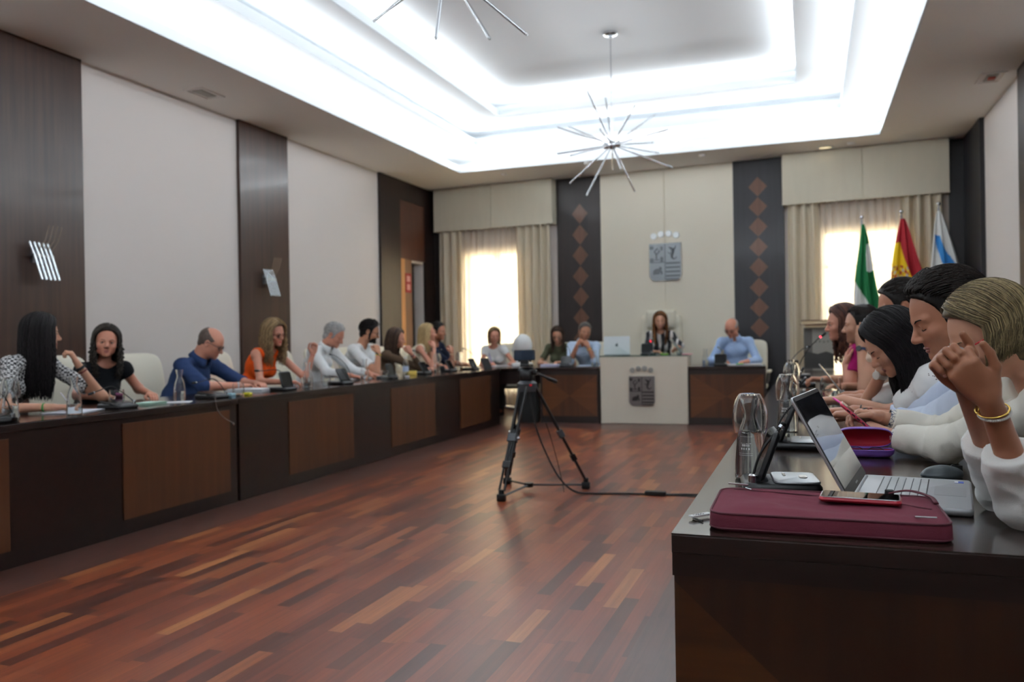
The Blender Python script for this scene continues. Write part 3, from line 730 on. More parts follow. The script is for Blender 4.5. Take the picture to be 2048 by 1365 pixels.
# ------------------------------------------------------------------ white bust
bu = empty('white_bust', (-3.70, 10.62, .74), R(100)); bu.scale = (1.0, 1.0, 1.22); tag(bu, 'smooth white plaster head on a square base, on the corner table', 'bust')
MB().rbox(-.15, .15, -.13, .13, 0, .05, .02).build('base', M_white, bu, smooth=50)
M_plaster = mat('white_plaster', (226, 230, 230), .6)
mb = MB().sphere((0, -.01, .25), (.115, .135, .125), 28, 20).lathe([(.10, .045), (.085, .07), (.075, .11), (.08, .16), (.09, .2)], n=28).sphere((0, .05, .19), (.085, .085, .10), 24, 16).sphere((0, .125, .20), (.016, .03, .03), 12, 8).sphere((0, .09, .12), (.04, .04, .03), 14, 10)
hb = mb.build('head', M_plaster, bu, smooth=180)
rm = hb.modifiers.new('remesh', 'REMESH'); rm.mode = 'VOXEL'; rm.voxel_size = .006; rm.use_smooth_shade = True
sm = hb.modifiers.new('smooth', 'SMOOTH'); sm.factor = .8; sm.iterations = 6

# ------------------------------------------------------------------ tripod with phone
def tripod():
    A, B, C = Vector((-2.035, 5.351, 0)), Vector((-1.587, 5.96, 0)), Vector((-2.23, 6.00, 0))
    c = Vector((-1.975, 5.77, 0)); r = empty('camera_tripod', c); tag(r, 'black video tripod with ground spreader standing on the parquet', 'tripod')
    top = c+Vector((0, 0, .80))-c
    MB().lathe([(.065, .74), (.075, .76), (.075, .80), (.05, .82)], n=20).build('shoulder', M_grey, r, smooth=40)
    MB().sphere((.045, -.055, .79), (.014, .01, .01)).build('red_badge', M_red, r)
    MB().rbox(-.045, .045, -.05, .05, .82, .90, .02).lathe([(.03, -.06), (.03, .06)], n=16, M=Matrix.Translation((0, 0, .89)) @ Matrix.Rotation(PI/2, 4, 'Y')).rbox(-.035, .035, -.06, .06, .925, .945, .01).build('fluid_head', M_black, r, smooth=50)
    MB().tube([(.05, -.02, .88), (.09, .05, .86), (.16, .22, .80)], .009, 8).tube([(.12, .13, .83), (.16, .22, .80)], .014, 10).build('pan_handle', M_black, r, smooth=60)
    MB().lathe([(.02, 0), (.02, .02)], n=14, M=Matrix.Translation((.06, 0, .88)) @ Matrix.Rotation(PI/2, 4, 'Y')).build('tilt_knob', M_black, r)
    jn = Vector((0, 0, .07))
    for P in (A, B, C):
        q = P-c; d = Vector((q.x, q.y, 0)).normalized(); s = Vector((-d.y, d.x, 0)); t0 = Vector((0, 0, .78))+d*.06; t1 = q+Vector((0, 0, .06))
        m = t0+(t1-t0)*.50
        lg = MB().tube([t0+s*.03, m+s*.02], .0105, 8).tube([t0-s*.03, m-s*.02], .0105, 8).build('leg', M_black, r, smooth=60)
        MB().rbox(-.038, .038, -.022, .022, -.03, .03, .01, M=Matrix.Translation(m) @ (t1-t0).to_track_quat('-Z', 'Y').to_matrix().to_4x4()).build('leg_clamp', M_grey, lg)
        MB().tube([m+s*.02-(m-t0)*.1, m+s*.02+(t1-m)*.97], .009, 8).tube([m-s*.02-(m-t0)*.1, m-s*.02+(t1-m)*.97], .009, 8).tube([t0+(t1-t0)*.42, t0+(t1-t0)*.74], .011, 8).build('lower_tube', M_black, lg, smooth=60)
        m2 = t0+(t1-t0)*.75
        MB().rbox(-.032, .032, -.02, .02, -.025, .025, .008, M=Matrix.Translation(m2) @ (t1-t0).to_track_quat('-Z', 'Y').to_matrix().to_4x4()).build('leg_clamp', M_black, lg)
        MB().sphere(m+s*.045, .014, 10, 8).build('clamp_lever', M_chrome, lg)
        MB().rbox(-.03, .03, -.025, .025, 0, .05, .012, M=Matrix.Translation(q)).tube([q+Vector((0, 0, .03)), t1+Vector((0, 0, .02))], .02, 10).build('rubber_foot', M_rubber, lg, smooth=50)
        MB().tube([Vector((0, 0, .045)), q*.98+Vector((0, 0, .03))], .013, 8, flat=.6).build('spreader_arm', M_black, r, smooth=60)
    MB().lathe([(.035, .03), (.035, .06)], n=16).build('spreader_hub', M_black, r)
    return c
tc_ = tripod()
ph = empty('smartphone', (tc_.x-.01, tc_.y-.02, .945), R(8)); tag(ph, 'dark smartphone clamped upright on top of the tripod', 'phone')
MB().rbox(-.08, .08, .025, .105, -.004, .004, .012, M=Matrix.Rotation(R(90), 4, 'X')).build('body', M_black, ph, smooth=40)
MB().rbox(-.074, .074, .03, .10, .004, .0048, .01, M=Matrix.Rotation(R(90), 4, 'X')).build('screen', mat('phone_screen_blue', (30, 44, 60), .1, emit=.15), ph)
MB().box(-.03, .03, -.015, .02, 0, .03).tube([(-.05, .01, .02), (0, .012, .05), (.05, .01, .02)], .01, 8).build('clamp', M_black, ph)
# cable with an inline adapter
def catmull(pts, n=10):
    out = []; P = [Vector(p) for p in pts]; P = [P[0]*2-P[1]]+P+[P[-1]*2-P[-2]]
    for i in range(1, len(P)-2):
        for k in range(n):
            t = k/n; a, b, c, d = P[i-1:i+3]
            out.append(.5*((2*b)+(c-a)*t+(2*a-5*b+4*c-d)*t*t+(-a+3*b-3*c+d)*t**3))
    out.append(P[-2]); return out
cb = empty('power_cable', (-1.2, 5.8, 0)); tag(cb, 'black cable running from the tripod across the floor to the right desk', 'cable')
o = (-1.2, 5.8, 0)
MB().tube(catmull([(-1.96, 5.75, .80), (-1.9, 5.72, .5), (-1.80, 5.72, .25), (-1.70, 5.70, .10), (-1.60, 5.72, .02), (-1.48, 5.76, .007), (-1.28, 5.80, .007), (-1.10, 5.83, .007)]), .0065, 8).build('cord', M_rubber, cb, smooth=180, off=o)
MB().tube(catmull([(-.99, 5.85, .007), (-.8, 5.9, .007), (-.6, 5.87, .007), (-.4, 5.83, .007), (-.27, 5.82, .007)]), .0065, 8).tube(catmull([(-.99, 5.84, .007), (-.8, 5.84, .007), (-.6, 5.82, .007), (-.27, 5.80, .007)]), .005, 8).build('cord', M_rubber, cb, smooth=180, off=o)
MB().rbox(-1.12, -.97, 5.81, 5.87, 0, .03, .012).build('adapter', M_black, cb, smooth=40, off=o)
cw = MB().tube(catmull([(-1.98, 5.8, .82), (-1.86, 5.85, .5), (-1.78, 5.84, .25), (-1.72, 5.80, .05), (-1.70, 5.76, .006)]), .003, 6).build('signal_wire', M_rubber, smooth=180)
origin_to(cw, (-1.7, 5.76, 0)); tag(cw, 'thin black wire hanging from the tripod head to the floor', 'wire')
cc = MB().tube(catmull([(XDL+.004, 4.60, .76), (XDL+.006, 4.62, .68), (XDL+.006, 4.68, .62), (XDL+.008, 4.78, .57)]), .002, 6).build('thin_wire', M_steel, smooth=180)
origin_to(cc, (XDL, 4.68, .65)); tag(cc, 'thin wire hanging over the front of the left desk to its small lock', 'wire')

# ------------------------------------------------------------------ implicit surfaces for bodies, hair and clothes
def V3(*a): return np.array(a, float)
def unit(v): v = np.asarray(v, float); return v/(np.linalg.norm(v)+1e-12)
class F:
    """a field of blended primitives (distances in metres)"""
    def __init__(s): s.p = []
    def cap(s, a, b, r1, r2=None, k=.02, sub=False, cut=False):
        s.p.append(('c', np.array(a, float), np.array(b, float), r1, r1 if r2 is None else r2, k, sub, cut)); return s
    def ell(s, c, Rm, r, k=.02, sub=False):
        r = np.array(r, float) if hasattr(r, '__len__') else np.array([r]*3, float)
        s.p.append(('e', np.array(c, float), np.array(Rm, float), r, None, k, sub, False)); return s
    def bounds(s):
        lo = np.full(3, 9e9); hi = -lo
        for q in s.p:
            if q[6]: continue
            if q[0] == 'c': m = max(q[3], q[4]); l = np.minimum(q[1], q[2])-m; h = np.maximum(q[1], q[2])+m
            else: m = q[3].max(); l = q[1]-m; h = q[1]+m
            lo = np.minimum(lo, l); hi = np.maximum(hi, h)
        return lo-.02, hi+.02
    def grid(s, lo, hi, vox, disp=None, inflate=0):
        n = np.ceil((hi-lo)/vox).astype(int)+1
        ax = [lo[i]+vox*np.arange(n[i]) for i in range(3)]
        Vv = np.full(tuple(n), .06, np.float32)
        for q in s.p:
            k = q[5]; mg = .035+k+inflate
            if q[0] == 'c': m = max(q[3], q[4]); l = np.minimum(q[1], q[2])-m-mg; h = np.maximum(q[1], q[2])+m+mg
            else: m = q[3].max(); l = q[1]-m-mg; h = q[1]+m+mg
            i0 = np.maximum(0, np.floor((l-lo)/vox).astype(int)); i1 = np.minimum(n, np.ceil((h-lo)/vox).astype(int)+1)
            if (i1 <= i0).any(): continue
            X, Y, Z = np.meshgrid(ax[0][i0[0]:i1[0]], ax[1][i0[1]:i1[1]], ax[2][i0[2]:i1[2]], indexing='ij')
            if q[0] == 'c':
                a, b = q[1], q[2]; d = b-a; L2 = d@d+1e-12
                px, py, pz = X-a[0], Y-a[1], Z-a[2]; t = (px*d[0]+py*d[1]+pz*d[2])/L2; tc = np.clip(t, 0, 1)
                D = np.sqrt((px-tc*d[0])**2+(py-tc*d[1])**2+(pz-tc*d[2])**2)-(q[3]+(q[4]-q[3])*tc)
                if q[7]: D = np.maximum(D, (t-1)*math.sqrt(L2))
            else:
                c, Rm, r = q[1], q[2], q[3]
                px, py, pz = X-c[0], Y-c[1], Z-c[2]
                u = (px*Rm[0, 0]+py*Rm[1, 0]+pz*Rm[2, 0])/r[0]; v = (px*Rm[0, 1]+py*Rm[1, 1]+pz*Rm[2, 1])/r[1]; w_ = (px*Rm[0, 2]+py*Rm[1, 2]+pz*Rm[2, 2])/r[2]
                k0 = np.sqrt(u*u+v*v+w_*w_); k1 = np.sqrt((u/r[0])**2+(v/r[1])**2+(w_/r[2])**2)+1e-9
                D = k0*(k0-1)/k1
            sl = tuple(slice(i0[i], i1[i]) for i in range(3)); A = Vv[sl]
            if not q[6]:
                h_ = np.clip(.5+.5*(A-D)/k, 0, 1); Vv[sl] = A*(1-h_)+D*h_-k*h_*(1-h_)
            else:
                D = -D; h_ = np.clip(.5-.5*(A-D)/k, 0, 1); Vv[sl] = A*(1-h_)+D*h_+k*h_*(1-h_)
        if inflate: Vv -= inflate
        if disp is not None:
            m_ = np.abs(Vv) < .03; idx = np.nonzero(m_)
            P = np.stack([ax[i][idx[i]] for i in range(3)], 1); Vv[m_] += disp(P).astype(np.float32)
        return Vv, ax
def surf(Vv, ax):
    """surface nets"""
    n = Vv.shape; ins = Vv < 0
    cnt = np.zeros((n[0]-1, n[1]-1, n[2]-1), np.int8)
    for i in (0, 1):
        for j in (0, 1):
            for k in (0, 1): cnt += ins[i:n[0]-1+i, j:n[1]-1+j, k:n[2]-1+k]
    act = (cnt > 0) & (cnt < 8); I, J, K = np.nonzero(act)
    if len(I) == 0: return np.zeros((0, 3)), np.zeros((0, 4), int)
    idm = np.full(act.shape, -1, np.int32); idm[I, J, K] = np.arange(len(I))
    acc = np.zeros((len(I), 3)); c = np.zeros(len(I))
    corners = [(i, j, k) for i in (0, 1) for j in (0, 1) for k in (0, 1)]
    for a in corners:
        for axx in range(3):
            if a[axx]: continue
            b = list(a); b[axx] = 1
            va = Vv[I+a[0], J+a[1], K+a[2]]; vb = Vv[I+b[0], J+b[1], K+b[2]]
            m = (va < 0) != (vb < 0); t = np.where(m, va/(va-vb+1e-20), 0)
            for d in range(3): acc[:, d] += m*(a[d]+(t if d == axx else 0))
            c += m
    p = acc/c[:, None]; vox = ax[0][1]-ax[0][0]
    P = np.stack([ax[0][I], ax[1][J], ax[2][K]], 1)+p*vox
    fs = []
    for axx in range(3):
        s0 = [slice(None)]*3; s1 = [slice(None)]*3; s0[axx] = slice(0, n[axx]-1); s1[axx] = slice(1, n[axx])
        A = ins[tuple(s0)]; B = ins[tuple(s1)]; x = np.nonzero(A != B)
        o = [q for q in range(3) if q != axx]
        ok = (x[o[0]] > 0) & (x[o[1]] > 0) & (x[o[0]] < n[o[0]]-1) & (x[o[1]] < n[o[1]]-1)
        x = [q[ok] for q in x]; fl = A[tuple(x)]
        def g(da, db):
            y = [q.copy() for q in x]; y[o[0]] = y[o[0]]+da; y[o[1]] = y[o[1]]+db; return idm[tuple(y)]
        q = np.stack([g(-1, -1), g(0, -1), g(0, 0), g(-1, 0)], 1)
        if axx == 1: q = q[:, ::-1]
        q[~fl] = q[~fl][:, ::-1]; fs.append(q)
    return P, np.concatenate(fs)
def mesh_np(name, Vs, Fs, m, parent, off, smooth=True, label=None):
    me = bpy.data.meshes.new(name); Vs = Vs-np.array(off)
    me.vertices.add(len(Vs)); me.vertices.foreach_set('co', Vs.astype(np.float32).ravel())
    me.loops.add(len(Fs)*4); me.loops.foreach_set('vertex_index', Fs.astype(np.int32).ravel())
    me.polygons.add(len(Fs)); me.polygons.foreach_set('loop_start', np.arange(0, len(Fs)*4, 4, dtype=np.int32))
    me.polygons.foreach_set('use_smooth', np.ones(len(Fs), bool)); me.update(calc_edges=True); me.validate()
    me.materials.append(m); o = bpy.data.objects.new(name, me); COL.objects.link(o)
    if parent is not None: o.parent = parent
    if label: o['label'] = label
    return o
def regions(f, boxes, vox, disp=None, inflate=0):
    """mesh the field: fine inside each box (centre, half size, voxel), coarser elsewhere, as one mesh"""
    lo, hi = f.bounds(); lo = lo-inflate; hi = hi+inflate; Vs = []; Fs = []; nn = 0
    Vv, ax = f.grid(lo, hi, vox, disp, inflate); P, Q = surf(Vv, ax)
    if len(boxes) and len(P):
        inside = np.zeros(len(P), bool)
        for c, h, v in boxes: inside |= (np.abs(P-c) < (h-vox*.75)).all(1)
        Q = Q[~inside[Q].all(1)]
    Vs.append(P); Fs.append(Q); nn = len(P)
    for c, h, v in boxes:
        Vv, ax = f.grid(np.maximum(c-h, lo), np.minimum(c+h, hi), v, disp, inflate); P2, Q2 = surf(Vv, ax)
        Vs.append(P2); Fs.append(Q2+nn); nn += len(P2)
    P = np.concatenate(Vs); Q = np.concatenate(Fs)
    used = np.zeros(len(P), bool); used[Q.ravel()] = True; mp = np.cumsum(used)-1
    return P[used], mp[Q]
def rot(yaw, pitch=0, roll=0):
    """columns: right, forward, up.  yaw = compass heading of the face (deg, 0=+y, 90=-x), pitch<0 looks down, roll tips to the right shoulder"""
    y, p, r = R(yaw), R(pitch), R(roll)
    f = V3(-math.sin(y)*math.cos(p), math.cos(y)*math.cos(p), math.sin(p)); r0 = V3(math.cos(y), math.sin(y), 0); u0 = np.cross(r0, f)
    rr = r0*math.cos(r)-u0*math.sin(r); uu = u0*math.cos(r)+r0*math.sin(r)
    return np.stack([rr, f, uu], 1)
def ik(S, W, a, b, hint):
    S, W = np.array(S, float), np.array(W, float); d = W-S; L = np.linalg.norm(d)
    if L > (a+b)*.995: W = S+d/L*(a+b)*.995; L = (a+b)*.995; d = W-S
    x = (a*a-b*b+L*L)/(2*L); h = math.sqrt(max(0, a*a-x*x)); u = d/L
    hv = np.array(hint, float); hv = unit(hv-u*(hv@u)); return S+u*x+hv*h, W
def wnoise(amp, fr, seed=0):
    rs = np.random.default_rng(seed); D = rs.normal(size=(5, 3)); D /= np.linalg.norm(D, axis=1)[:, None]; ph = rs.uniform(0, 6.28, 5); sc = fr*np.array([1, 1.4, 2.1, 2.9, 4.1])
    def fn(P):
        w1 = np.sin(P@D[0]*sc[0]+ph[0])*1.3; o = 0
        for i in range(5): o = o+np.sin(P@D[i]*sc[i]+ph[i]+w1)/(1+i*.6)
        return amp*o*.45
    return fn

# -------- head (local metres: x right, y forward, z up, origin between the ears)
def head_prims(f, c, H, s, male=True, mouth_open=0, jaw=1.0, fat=0, lids=True):
    def P(x, y, z): return c+H@(V3(x, y, z)*s)
    def E(x, y, z, r, k=.015, sub=False): f.ell(P(x, y, z), H, np.array(r)*s, k*s, sub)
    def C(a, b, r1, r2=None, k=.012, sub=False): f.cap(P(*a), P(*b), r1*s, None if r2 is None else r2*s, k*s, sub)
    E(0, -.014, .038, (.076, .097, .086), .02)
    E(0, .022, -.008, (.066+fat*.3, .070, .085), .03)
    E(0, .030, -.052, (.052*jaw+fat*.4, .056, .060), .025)
    for q in (-1, 1):
        E(q*.046*jaw, .012, -.062, (.018, .028, .022), .025)
        E(q*.044, .058, -.024, (.022, .022, .020), .02)
        E(q*.031, .090, .004, (.0185, .014, .0125), .012, True)
        if lids: E(q*.031, .0745, .003, (.0155, .0135, .0125), .005)
        C((q*.012, .083, .019), (q*.046, .070, .020), .0085, .007, .014)
        E(q*.0105, .096, -.033, (.0085, .010, .0075), .006)
        E(q*.079, -.010, -.002, (.0075, .019, .031), .005); E(q*.084, -.007, -.001, (.004, .010, .017), .004, True)
        E(q*.081, -.006, -.028, (.006, .008, .010), .006)
    C((0, .083, .012), (0, .108, -.026), .0075, .0105, .010); E(0, .108, -.030, (.0095, .010, .0085), .006)
    E(0, .078, -.090, (.022, .016, .016), .02)
    C((-.019, .080, -.058), (.019, .080, -.058), .0065, None, .008); C((0, .088, -.0575), (0, .088, -.0575), .006, None, .006)
    C((-.015, .081, -.069-mouth_open*.006), (.015, .081, -.069-mouth_open*.006), .007, None, .008)
    C((-.022, .089, -.0635), (.022, .089, -.0635), .0016, None, .003, True)
def hand_prims(f, W, d, n, curl=.4, side=1, s=1.0, spread=.0, thumb=.5, curls=None):
    """W wrist, d direction of the metacarpals, n palm normal, side=+1: thumb on the d x n side"""
    d = unit(d); n = unit(np.array(n, float)-d*(np.array(n, float)@d)); x = np.cross(d, n)*side
    L = .088*s; tips = []
    offs = (.027, .0095, -.009, -.026); ln = (.070, .078, .073, .058)
    for i in range(4):
        K = W+d*(L*(1-.05*abs(i-1)))+x*offs[i]*s
        f.cap(W+x*offs[i]*.45*s+d*.01, K, .0135*s, .0105*s, .010)
        cv = curl if curls is None else curls[i]
        p = K; a = 0; dd = d+x*(offs[i]*spread*12); dd = unit(dd)
        for seg, (fr, r1, r2) in enumerate(((.45, .0095, .0085), (.30, .0085, .0078), (.25, .0078, .0066))):
            a += R((62, 75, 50)[seg]*cv)
            q = p+(dd*math.cos(a)+n*math.sin(a))*ln[i]*fr*s*1.02
            f.cap(p, q, r1*s, r2*s, .0035); p = q
        tips.append((p, dd*math.cos(a)+n*math.sin(a), -(n*math.cos(a)-dd*math.sin(a)), x))
    f.ell(W+d*L*.5, np.stack([x, d, np.cross(x, d)], 1), (.036*s, .048*s, .0135*s), .012)
    b = W+d*.022*s+x*.022*s+n*.008*s
    t1 = b+unit(x*.75+d*.75+n*.35*thumb)*.040*s; t2 = t1+unit(x*(.35-.5*thumb)+d*1.0+n*.5*thumb)*.032*s; t3 = t2+unit(x*(.1-.7*thumb)+d*.9+n*.5*thumb)*.024*s
    f.cap(W+d*.012*s+x*.012*s, b, .016*s, .0155*s, .012); f.cap(b, t1, .0155*s, .0115*s, .010); f.cap(t1, t2, .0110*s, .0095*s, .004); f.cap(t2, t3, .0095*s, .0078*s, .003)
    return tips
def skin(n, c): return mat('skin_'+n, c, .48, bump=.12, bscale=350, var=.05, vscale=30, sss=.08)
def hairm(n, c1, c2, st=(60, 60, 3)):
    """three close shades, so that neighbouring locks differ"""
    key = 'hair_'+n; out = []
    for i, t_ in enumerate((.12, .5, .95)):
        if key+str(i) in MATS: out.append(MATS[key+str(i)]); continue
        m, t, b = newmat(key+str(i)); ca = [a_+(b_-a_)*max(0, t_-.15) for a_, b_ in zip(c1, c2)]; cb = [a_+(b_-a_)*min(1.15, t_+.2) for a_, b_ in zip(c1, c2)]
        tc = N(t, 'ShaderNodeTexCoord'); mp = N(t, 'ShaderNodeMapping'); mp.inputs['Scale'].default_value = st
        t.links.new(tc.outputs['Object'], mp.inputs[0]); n_ = N(t, 'ShaderNodeTexNoise'); n_.inputs['Scale'].default_value = 1.6; n_.inputs['Detail'].default_value = 4; t.links.new(mp.outputs[0], n_.inputs['Vector'])
        cr = N(t, 'ShaderNodeValToRGB'); cr.color_ramp.elements[0].color = lin(ca); cr.color_ramp.elements[1].color = lin(cb); cr.color_ramp.elements[0].position = .36; cr.color_ramp.elements[1].position = .66
        t.links.new(n_.outputs[0], cr.inputs[0]); t.links.new(cr.outputs[0], b.inputs['Base Color']); b.inputs['Roughness'].default_value = .5; b.inputs['Specular IOR Level'].default_value = .22
        out.append(m)
    return out
def cloth_m(n, c, var=.04, bump=.25): return mat('cloth_'+n, c, .85, bump=bump, bscale=600, var=var, vscale=12, spec=.2)
M_eye = mat('eye_white', (214, 208, 202), .2); M_iris = mat('iris_dark', (38, 26, 20), .12); M_lash = mat('lash', (30, 22, 20), .7)
M_lens = mat('lens_glass', (240, 244, 248), .03, trans=1.0, ior=1.05)

def strand(mb, pts, w0, n=5, flat=.45):
    k = len(pts); rs = [w0*(.55+.45*min(1, i/(k*.25)))*(1 if i < k*.7 else max(.12, 1-(i-k*.7)/(k*.3))) for i in range(k)]
    mb.tube(pts, rs, n, flat=flat)
def hair_mesh(c, H, s, style, m, root, off, seed=1, length=.3, face_open=52, volume=.012, wave=.006, part=.01, behind=0, gravity=None, count=230, frontlift=0, tuck=0, thick=1.0, cap_open=.064):
    """base cap plus tapered locks lying along the skull, then falling by gravity"""
    rs = random.Random(seed); A = V3(.080, .101, .092)*s; ctr = c+H@(V3(0, -.014, .036)*s)
    f = F(); v = volume
    if style in ('long', 'bob', 'tied'):
        f.ell(ctr, H, A+v, .01)
        f.ell(c+H@(V3(0, -.05, -.03)*s), H, V3(.074, .055, .085)*s+v*.7, .02)
        f.ell(c+H@(V3(0, .100, -.048)*s), H, V3(.060, .075, .112)*s, .006, True)
        f.ell(c+H@(V3(0, .155, .0)*s), H, V3(.30, .135, .124)*s, .006, True)
        f.ell(c+H@(V3(0, .085, -.02)*s), H, V3(cap_open+.006, .055, .085)*s, .008, True)
        f.ell(c+H@(V3(0, .02, -.14)*s), H, V3(.07, .09, .07)*s, .01, True)
    elif style == 'short':
        f.ell(ctr+H@V3(0, -.001, .003), H, A+v*.75, .01)
        f.ell(c+H@(V3(0, -.065, -.035)*s), H, V3(.062, .035, .050)*s+.003, .015)
        for q in (-1, 1): f.ell(c+H@(V3(q*.071, .012, .012)*s), H, V3(.010, .020, .040)*s, .01)
        f.ell(c+H@(V3(0, .098, -.040)*s), H, V3(.066, .066, .090)*s, .006, True)
        f.ell(c+H@(V3(0, .155, .0)*s), H, V3(.30, .125, .119)*s, .006, True)
        for q in (-1, 1): f.ell(c+H@(V3(q*.082, -.008, -.012)*s), H, V3(.014, .028, .040)*s, .004, True)
        f.ell(c+H@(V3(0, .03, -.11)*s), H, V3(.11, .10, .075)*s, .01, True)
    elif style == 'bald':
        f.ell(ctr, H, A+.003, .01); f.ell(c+H@(V3(0, -.065, -.02)*s), H, V3(.062, .036, .045)*s, .012)
        f.ell(c+H@(V3(0, .045, .085)*s), H, V3(.085, .125, .072)*s, .008, True); f.ell(c+H@(V3(0, .09, -.01)*s), H, V3(.1, .085, .12)*s, .006, True)
        for q in (-1, 1): f.ell(c+H@(V3(q*.082, -.008, -.010)*s), H, V3(.014, .026, .036)*s, .004, True)
        f.ell(c+H@(V3(0, .03, -.12)*s), H, V3(.11, .10, .075)*s, .01, True)
    lo, hi = f.bounds(); P, Q = surf(*f.grid(lo, hi, .004, wnoise(.0012, 160, seed)))
    mb = MB(); mb.v = [tuple(x) for x in P]; mb.f = [tuple(int(y) for y in q) for q in Q]; mb.mi = [0]*len(mb.f)
    pick = lambda: rs.choice((0, 1, 1, 2, 2))
    def onskull(th, ph, lift):
        d = V3(math.sin(ph)*math.cos(th), math.sin(ph)*math.sin(th), math.cos(ph)); return ctr+H@(d*(A+v+lift))
    g = V3(0, 0, -1.0)
    if style in ('long', 'bob'):
        up = c-V3(0, 0, 0)
        for i in range(count):
            e = -88+(178-face_open)*rs.random(); u = (e+88)/(178-face_open); sd = 1 if rs.random() < .5 else -1
            ry = -.075+.137*min(1, max(0, u+rs.uniform(-.10, .10))); th = R(e) if sd > 0 else R(180-e)
            lift = rs.uniform(-.004, .004)+.004*(i % 3)/2; pts = []
            r0 = V3(part*s+sd*.004, ry*s, 0); zz = math.sqrt(max(.02, 1-(r0[0]/A[0])**2-(r0[1]/A[1])**2)); p0 = ctr+H@(V3(r0[0], r0[1], zz*A[2])*1.0*(1+v/.09))
            e_th = onskull(th, R(86), lift); nseg = 7
            for k in range(nseg+1):
                t = k/nseg; mid = p0*(1-t)+e_th*t; dl = H.T@(mid-ctr); dl = dl/np.linalg.norm(dl/(A+v+lift)); q = ctr+H@dl
                pts.append(q)
            L = length*rs.uniform(.86, 1.04); n2 = max(4, int(L/.028)); ph = rs.uniform(0, 6.28); q = pts[-1].copy(); out = unit(q-ctr); out[2] *= .2
            hd = H@V3(0, 0, -1)
            for k in range(1, n2+1):
                t = k/n2; dirn = unit(hd*(1-min(1, t*2.5))*.9+g*(.25+min(1, t*2.5))+V3(*(out*(.10-.30*t))) - (H@V3(0, 1, 0))*behind*(1-t)*.6)
                q = q+dirn*(L/n2)
                wv = wave*min(1, t*3); pts.append(q+V3(wv*math.sin(ph+9*t*L*10), wv*math.cos(ph*1.3+8*t*L*10), 0))
            mb.m = pick(); strand(mb, pts, rs.uniform(.006, .010)*thick*s)
    elif style == 'short':
        k_ = 0
        while k_ < count:
            u = V3(rs.gauss(0, 1), rs.gauss(0, 1), rs.gauss(0, 1)); u /= np.linalg.norm(u)
            zmin = np.interp(u[1], [-.3, -.05, .12, .3, .5, .75], [-.45, -.10, .0, .16, .34, .58])
            if u[2] < zmin: continue
            k_ += 1; st_ = rs.uniform(.14, .26); dv = V3(rs.uniform(-.2, .2)+.25*u[0], -1, -.10-.5*(u[1] < -.4)); pts = []
            L_ = frontlift*(.012 if u[1] > .35 else .004)
            for q in range(5):
                lf = L_*math.sin(PI*q/4*.9)+(-.006 if q == 0 else (.002 if q < 4 else -.003)); pts.append(ctr+H@(u*(A+v*.8+lf)))
                u = u+(dv-u*(dv@u))*st_*.5; u /= np.linalg.norm(u)
            mb.m = pick(); strand(mb, pts, rs.uniform(.0035, .0060)*s*thick)
    elif style == 'tied':
        for i in range(count):
            th = R(rs.uniform(-10, 190)); ph = R(rs.uniform(50, 80)) if math.sin(th) < .5 else R(rs.uniform(50, 58)); kn = ctr+H@(V3(0, -.115, .0)*s)
            p0 = onskull(th, ph, 0); pts = []
            for k in range(7):
                t = k/6; mid = p0*(1-t)+kn*t; dl_ = H.T@(mid-ctr); nn = np.linalg.norm(dl_/(A+v)); pts.append(ctr+H@(dl_/nn*min(1.02, 1.0)) if nn > .05 else mid)
            mb.m = pick(); strand(mb, pts, .006*s)
        q = ctr+H@(V3(0, -.115, .0)*s)
        for i in range(26):
            a = rs.uniform(0, 6.28); pts = [q+V3(.012*math.cos(a), .012*math.sin(a), 0)]
            for k in range(1, 8): pts.append(pts[-1]+g*(length/7)+(H@V3(0, -1, 0))*.006*(3-k)+V3(rs.uniform(-.003, .003), rs.uniform(-.003, .003), 0))
            mb.m = pick(); strand(mb, pts, .009*s)
    return mb.build('hair', m, root, smooth=180, off=off)

def glasses(root, off, c, H, s, m, lens=True, temple=None, w=.026, h=.019):
    mb = MB(); P = lambda x, y, z: Vector(c+H@(V3(x, y, z)*s))
    for q in (-1, 1):
        pts = [P(q*.033+w*math.cos(a), .098-.010*abs(math.cos(a)), .000+h*math.sin(a)) for a in np.linspace(0, 2*PI, 21)]
        mb.tube(pts, .0017*s, 6, cap=False)
    mb.tube([P(-.008, .099, .005), P(0, .103, .007), P(.008, .099, .005)], .0016*s, 6)
    g = mb.build('glasses', m, root, smooth=180, off=off)
    for q in (-1, 1):
        MB().tube([P(q*.058, .092, .006), P(q*.074, .070, .007), P(q*.083, .00, .010), P(q*.083, -.02, -.002)], .0022*s, 6).build('temple_arm', temple or m, g, smooth=180, off=off)
    if lens:
        for q in (-1, 1):
            vs = [P(q*.033, .0975, 0)]+[P(q*.033+w*.95*math.cos(a), .0975-.010*abs(math.cos(a)), h*.95*math.sin(a)) for a in np.linspace(0, 2*PI, 20, endpoint=False)]
            MB().add(vs, [(0, 1+i, 1+(i+1) % 20) for i in range(20)]).build('lens', M_lens, g, off=off)
    return g

